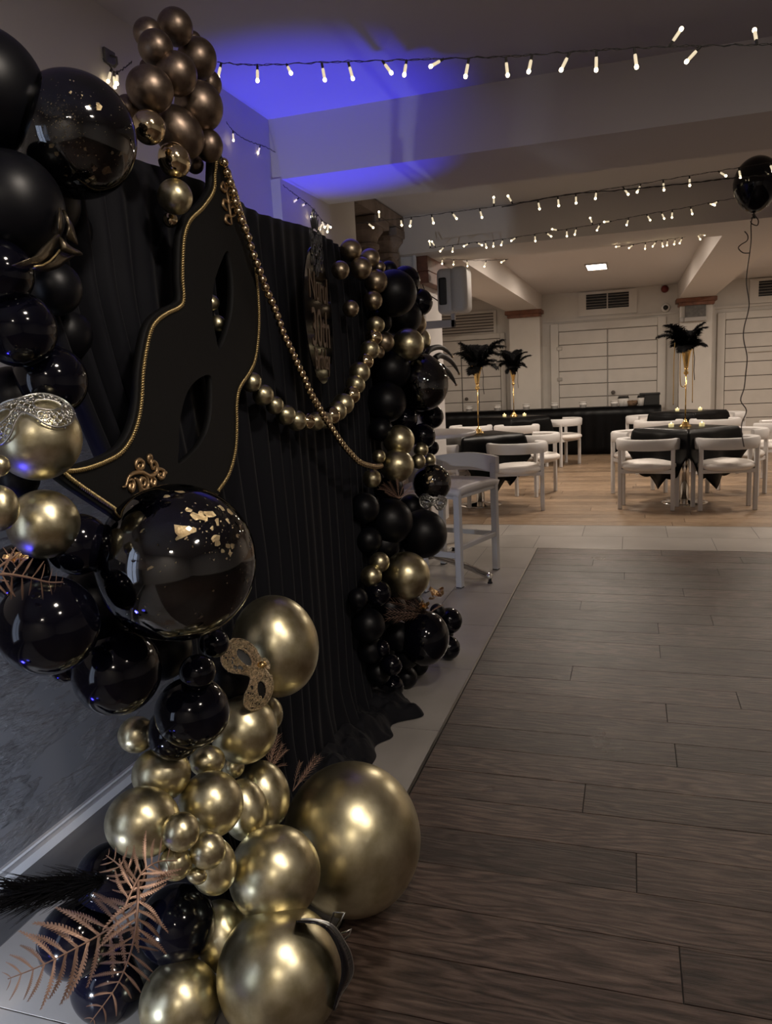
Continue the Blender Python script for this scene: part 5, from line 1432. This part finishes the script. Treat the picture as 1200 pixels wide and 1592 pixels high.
# ------------------------------------------------------------------ bar stools and bar table by the far column
def bar_stool(label, x, y, rz):
    t = thing('bar_stool', label, 'stool', (x, y, 0), rz, 'pale bar stools by the far column')
    hw, hd = 0.22, 0.27
    for sx in (-1, 1):
        # rear legs rise to carry the back rest, front legs stop at the seat
        MB().bbox(sx*hw - 0.022, sx*hw + 0.022, -hd - 0.022, -hd + 0.022, 0.004, 0.78, 0.004, 1).build('leg', 'stool_frame', t)
        MB().bbox(sx*hw - 0.022, sx*hw + 0.022, hd - 0.022, hd + 0.022, 0.004, 0.64, 0.004, 1).build('leg', 'stool_frame', t)
        MB().bbox(sx*hw - 0.016, sx*hw + 0.016, -hd + 0.02, hd - 0.02, 0.25, 0.285, 0.003, 1).build('side_rail', 'stool_frame', t)
        for yy in (-hd, hd): MB().box(sx*hw - 0.02, sx*hw + 0.02, yy - 0.02, yy + 0.02, 0.0, 0.006).build('glide', 'rubber_black', t)
    MB().bbox(-hw + 0.02, hw - 0.02, hd - 0.016, hd + 0.016, 0.20, 0.24, 0.003, 1).build('foot_rail', 'stool_frame', t)
    MB().bbox(-hw + 0.02, hw - 0.02, -hd - 0.016, -hd + 0.016, 0.25, 0.285, 0.003, 1).build('rear_rail', 'stool_frame', t)
    a = MB(); a.bbox(-hw, hw, -hd - 0.015, -hd + 0.015, 0.60, 0.645, 0.003, 1); a.bbox(-hw, hw, hd - 0.015, hd + 0.015, 0.60, 0.645, 0.003, 1)
    a.bbox(-hw - 0.015, -hw + 0.015, -hd, hd, 0.60, 0.645, 0.003, 1); a.bbox(hw - 0.015, hw + 0.015, -hd, hd, 0.60, 0.645, 0.003, 1); a.build('apron', 'stool_frame', t)
    s_ = MB(); K = 14; vs = []; fs = []
    for j in range(K+1):
        for i in range(K+1):
            u, v = i/K*2-1, j/K*2-1; z = 0.695 - 0.040*(abs(u)**4 + abs(v)**4)/2 - 0.010*(1-u*u)*(1-v*v)
            vs.append((u*(hw+0.03), v*(hd+0.03), z))
    for j in range(K):
        for i in range(K): fs.append((j*(K+1)+i, j*(K+1)+i+1, (j+1)*(K+1)+i+1, (j+1)*(K+1)+i))
    o = MB().add(vs, fs).build('seat', 'stool_seat', t, True); sd = o.modifiers.new('t', 'SOLIDIFY'); sd.thickness = 0.05; sd.offset = -1
    pth = [(-hw - 0.03 + (2*hw+0.06)*i/16, -hd - 0.045*math.sin(PI*i/16), 0) for i in range(17)]
    b_ = MB().sweep(pth, [(-0.018, 0.71), (0.018, 0.71), (0.018, 0.825), (-0.018, 0.825)])
    b_.v = [(x_, y_, z_ + (0.022*math.cos(x_/(hw+0.03)*PI/2) if z_ > 0.76 else 0.012*math.cos(x_/(hw+0.03)*PI/2))) for x_, y_, z_ in b_.v]
    smooth_by_angle(b_.build('back_rest', 'stool_seat', t), 50)
    return t
bar_stool('pale wooden bar stool with curved back beside the far balloon column', -1.225, 5.25, math.radians(163))
bar_stool('second bar stool mostly hidden behind the far balloon column', -1.60, 4.62, math.radians(-20))
bt = thing('bar_table', 'tall round bar table with chrome foot behind the bar stool', 'table', (-1.42, 5.40, 0))
MB().lathe([(0.36, 0.985), (0.37, 0.99), (0.37, 1.008), (0.36, 1.012), (0.01, 1.012)], 56).build('tabletop', 'table_white', bt, True)
MB().tube([(0, 0, 0.08), (0, 0, 0.985)], 0.03, 16).build('pole', 'chrome', bt, True)
for i in range(3):
    a = math.radians(-34 + 120*i)
    MB().tube(catmull([(0, 0, 0.11), (0.12*math.cos(a), 0.12*math.sin(a), 0.105), (0.40*math.cos(a), 0.40*math.sin(a), 0.08), (0.62*math.cos(a), 0.62*math.sin(a), 0.045)], 5), [0.022]*16, 10).build('foot_arm', 'chrome', bt, True)
    MB().lathe([(0.016, 0.0), (0.018, 0.004), (0.012, 0.012), (0.008, 0.04)], 12, (0.61*math.cos(a), 0.61*math.sin(a), 0)).build('leveller', 'rubber_black', bt)

# ------------------------------------------------------------------ buffet along the far wall
bf = thing('buffet_table', 'long buffet table under a black cloth along the far wall', 'table', (-1.45, 13.55, 0))
MB().box(-1.88, 1.88, -0.28, 0.13, 0.74, 0.765).build('tabletop', 'table_white', bf)
for x in (-1.8, 0.0, 1.8):
    for y in (-0.22, 0.08): MB().box(x-0.02, x+0.02, y-0.02, y+0.02, 0, 0.74).build('leg', 'chrome', bf)
vs = []; fs = []; n = 150
def bper(i):
    u = i/n; P_ = [(-1.9,0.14),(-1.9,-0.30),(1.9,-0.30),(1.9,0.14)]; L_ = [0.44, 3.8, 0.44]; d = u*sum(L_); k_ = 0
    while k_ < 2 and d > L_[k_]: d -= L_[k_]; k_ += 1
    f_ = d/L_[k_]; return (P_[k_][0] + (P_[k_+1][0]-P_[k_][0])*f_, P_[k_][1] + (P_[k_+1][1]-P_[k_][1])*f_, [(-1,0),(0,-1),(1,0)][k_])
rows = 6
for j in range(rows+1):
    for i in range(n+1):
        x, y, nn = bper(i); d = j/rows; o_ = 0.006 + 0.022*d*(0.5 + 0.5*math.sin(i*1.1)); vs.append((x + nn[0]*o_, y + nn[1]*o_, 0.772 - 0.76*d))
for j in range(rows):
    for i in range(n): fs.append((j*(n+1)+i, j*(n+1)+i+1, (j+1)*(n+1)+i+1, (j+1)*(n+1)+i))
top = len(vs); vs += [(-1.9, 0.14, 0.772), (-1.9, -0.30, 0.772), (1.9, -0.30, 0.772), (1.9, 0.14, 0.772)]; fs.append((top, top+1, top+2, top+3))
o = MB().add(vs, fs).build('buffet_cloth', 'cloth_black', None, True); o.location = (-1.45, 13.55, 0); smooth_by_angle(o, 50); o.modifiers.new('t', 'SOLIDIFY').thickness = 0.002
tag(o, 'long black cloth draped over the buffet table', 'tablecloth')
ZT = 0.7745
def card(x, label):
    t = thing('paper_cup', label, 'cup', (x, 13.42, ZT), 0, 'white paper cups along the buffet')
    MB().lathe([(0.052, 0), (0.062, 0.095), (0.066, 0.10), (0.060, 0.10), (0.050, 0.012), (0.01, 0.010)], 18).build('cup', 'cup_white', t, True)
    MB().lathe([(0.063, 0.045), (0.0605, 0.075)], 18).build('sleeve', 'cup_white', t, True)
for i, (px, py) in enumerate([(729,630), (773,628), (818,626), (862,622)]):
    q = atY(px, py, 13.42); card(q.x, ['white cup on the buffet, leftmost of the row', 'white cup on the buffet, second from the left', 'white cup on the buffet, third from the left', 'white cup on the buffet before the double doors'][i])
for px, lab in ((906, 'white cup on the buffet left of the coffee cups'), (955, 'white cup on the buffet beside the lidded coffee cups')):
    card(atY(px, 620, 13.42).x, lab)
def coffee(px, lab):
    t = thing('coffee_cup', lab, 'cup', (atY(px, 620, 13.42).x, 13.42, ZT), 0, 'lidded coffee cups on the buffet')
    MB().lathe([(0.042, 0), (0.058, 0.13), (0.058, 0.135), (0.01, 0.135)], 18).build('cup', 'cup_white', t, True)
    MB().lathe([(0.061, 0.128), (0.063, 0.138), (0.055, 0.142), (0.05, 0.165), (0.045, 0.168), (0.005, 0.165)], 18).build('lid', 'lid_black', t, True)
coffee(966, 'lidded coffee cup left of the wicker basket'); coffee(972, 'lidded coffee cup touching the wicker basket'); coffee(996, 'lidded coffee cup between basket and black box')
bk_ = thing('wicker_basket', 'small flat wicker basket among the cups on the buffet', 'basket', (atY(980, 620, 13.42).x, 13.5, ZT))
MB().lathe([(0.10, 0), (0.125, 0.05), (0.13, 0.075), (0.12, 0.075), (0.095, 0.012), (0.01, 0.010)], 24).build('bowl', 'wicker', bk_, True)
MB().tube([(0.127*math.cos(a*PI/12), 0.127*math.sin(a*PI/12), 0.075 + 0.004*(a % 2)) for a in range(24)], 0.009, 6, closed=True).build('rim', 'wicker', bk_, True)
bx_ = thing('black_box', 'black box standing at the right end of the buffet', 'box', (atY(1010, 610, 13.5).x, 13.52, ZT))
MB().bbox(-0.15, 0.15, -0.10, 0.10, 0.0, 0.17, 0.01).build('body', 'lid_black', bx_); MB().bbox(-0.16, 0.16, -0.11, 0.11, 0.165, 0.20, 0.008).build('lid', 'lid_black', bx_)

# ------------------------------------------------------------------ things on the walls
spk = thing('wall_speaker', 'white rounded wall speaker with a dark recessed panel on a bracket', 'speaker', (-1.46, 6.75, 1.93))
sb = MB().bbox(-0.135, 0.02, -0.10, 0.12, 0.0, 0.38, 0.045, 5); smooth_by_angle(sb.build('cabinet', 'plastic_white', spk), 30)
sb2 = MB().bbox(-0.01, 0.135, -0.13, 0.13, 0.005, 0.385, 0.05, 5); smooth_by_angle(sb2.build('front_shell', 'plastic_white', spk), 30)
MB().bbox(-0.112, -0.045, -0.106, -0.094, 0.075, 0.30, 0.012, 2).build('dark_panel', 'lid_black', spk)
br = MB(); br.bbox(-0.035, 0.0, -0.02, 0.02, -0.11, 0.02, 0.004, 1); br.bbox(-0.27, 0.0, -0.02, 0.02, -0.11, -0.045, 0.004, 1); br.bbox(-0.295, -0.265, -0.03, 0.03, -0.16, 0.02, 0.004, 1)
br.build('bracket', 'plastic_bracket', spk)
MB().tube([(-0.29, 0, 0.30), (-0.25, -0.02, 0.2), (-0.14, -0.03, 0.12)], 0.005, 6).build('cable', 'wire_dark', spk, True)
ab = thing('fire_alarm', 'round dark red alarm sounder high on the far wall', 'alarm', (0.52, YF, 2.655))
o = MB().lathe([(0.055, 0), (0.06, 0.02), (0.05, 0.05), (0.02, 0.06)], 20).build('sounder', 'alarm_red', ab, True); o.rotation_euler = (PI/2, 0, 0)
o = MB().lathe([(0.045, -0.002), (0.062, 0.012)], 20).build('base', 'box_grey', ab, True); o.rotation_euler = (PI/2, 0, 0)
cc = thing('security_camera', 'small white dome camera below the alarm on the far wall', 'camera', (0.535, YF, 2.35))
o = MB().lathe([(0.075, 0), (0.075, 0.03), (0.06, 0.045), (0.045, 0.05)], 22).build('housing', 'cup_white', cc, True); o.rotation_euler = (PI/2, 0, 0)
o = MB().lathe([(0.042, 0.045), (0.036, 0.075), (0.018, 0.09), (0.002, 0.092)], 18).build('dome', 'lid_black', cc, True); o.rotation_euler = (PI/2, 0, 0)
eb = thing('light_box', 'grey emergency light box on the pilaster under the corbel', 'light box', (0.97, 13.72, 2.08))
MB().bbox(-0.155, 0.155, -0.09, 0.0, 0.06, 0.25, 0.01).build('housing', 'box_grey', eb)
MB().bbox(-0.165, 0.165, -0.10, 0.0, 0.0, 0.065, 0.006).build('base_strip', 'plastic_white', eb)
MB().bbox(-0.235, -0.165, -0.06, 0.0, 0.0, 0.07, 0.006).build('switch_box', 'plastic_white', eb)
# floating black balloon with a curled ribbon
P, R_ = place(1176, 284, 35, ('d', 4.55))
hb = balloon(1176, 284, 34, ('d', 4.55), BK, 'black balloon floating at the ceiling with a long curled ribbon', 1.16, 95, hang=True)
hbP = hb.location.copy()
rb = thing('balloon_ribbon', 'thin dark curling ribbon hanging from the floating black balloon', 'ribbon', hbP)
kx = 100/318
rp = [(1100 + x*kx, 220 + y*kx) for x, y in [(233,350),(215,400),(215,480),(208,550),(195,640),(192,705),(205,795),(198,850),(180,920),(178,980),(195,1065),(188,1150),(180,1220),(163,1280),(192,1330),(170,1390),(168,1440),(180,1510)]]
MB().tube([EYE + ray(a, b_)*4.5 - hbP for a, b_ in [(q.x, q.y) for q in catmull([(a, b_, 0) for a, b_ in rp], 4)]], 0.0032, 5).build('long_tail', 'ribbon_black', rb, True)
for L_ in ([(233,365),(250,390),(245,415),(220,408),(212,395)], [(183,445),(198,465),(195,490),(165,510),(152,528),(175,550),(208,551)]):
    q = [(1100 + x*kx, 220 + y*kx) for x, y in L_]
    MB().tube(catmull([EYE + ray(a, b_)*(4.5 + 0.02*math.sin(i*1.5)) - hbP for i, (a, b_) in enumerate(q)], 5), 0.0032, 5).build('curl', 'ribbon_black', rb, True)
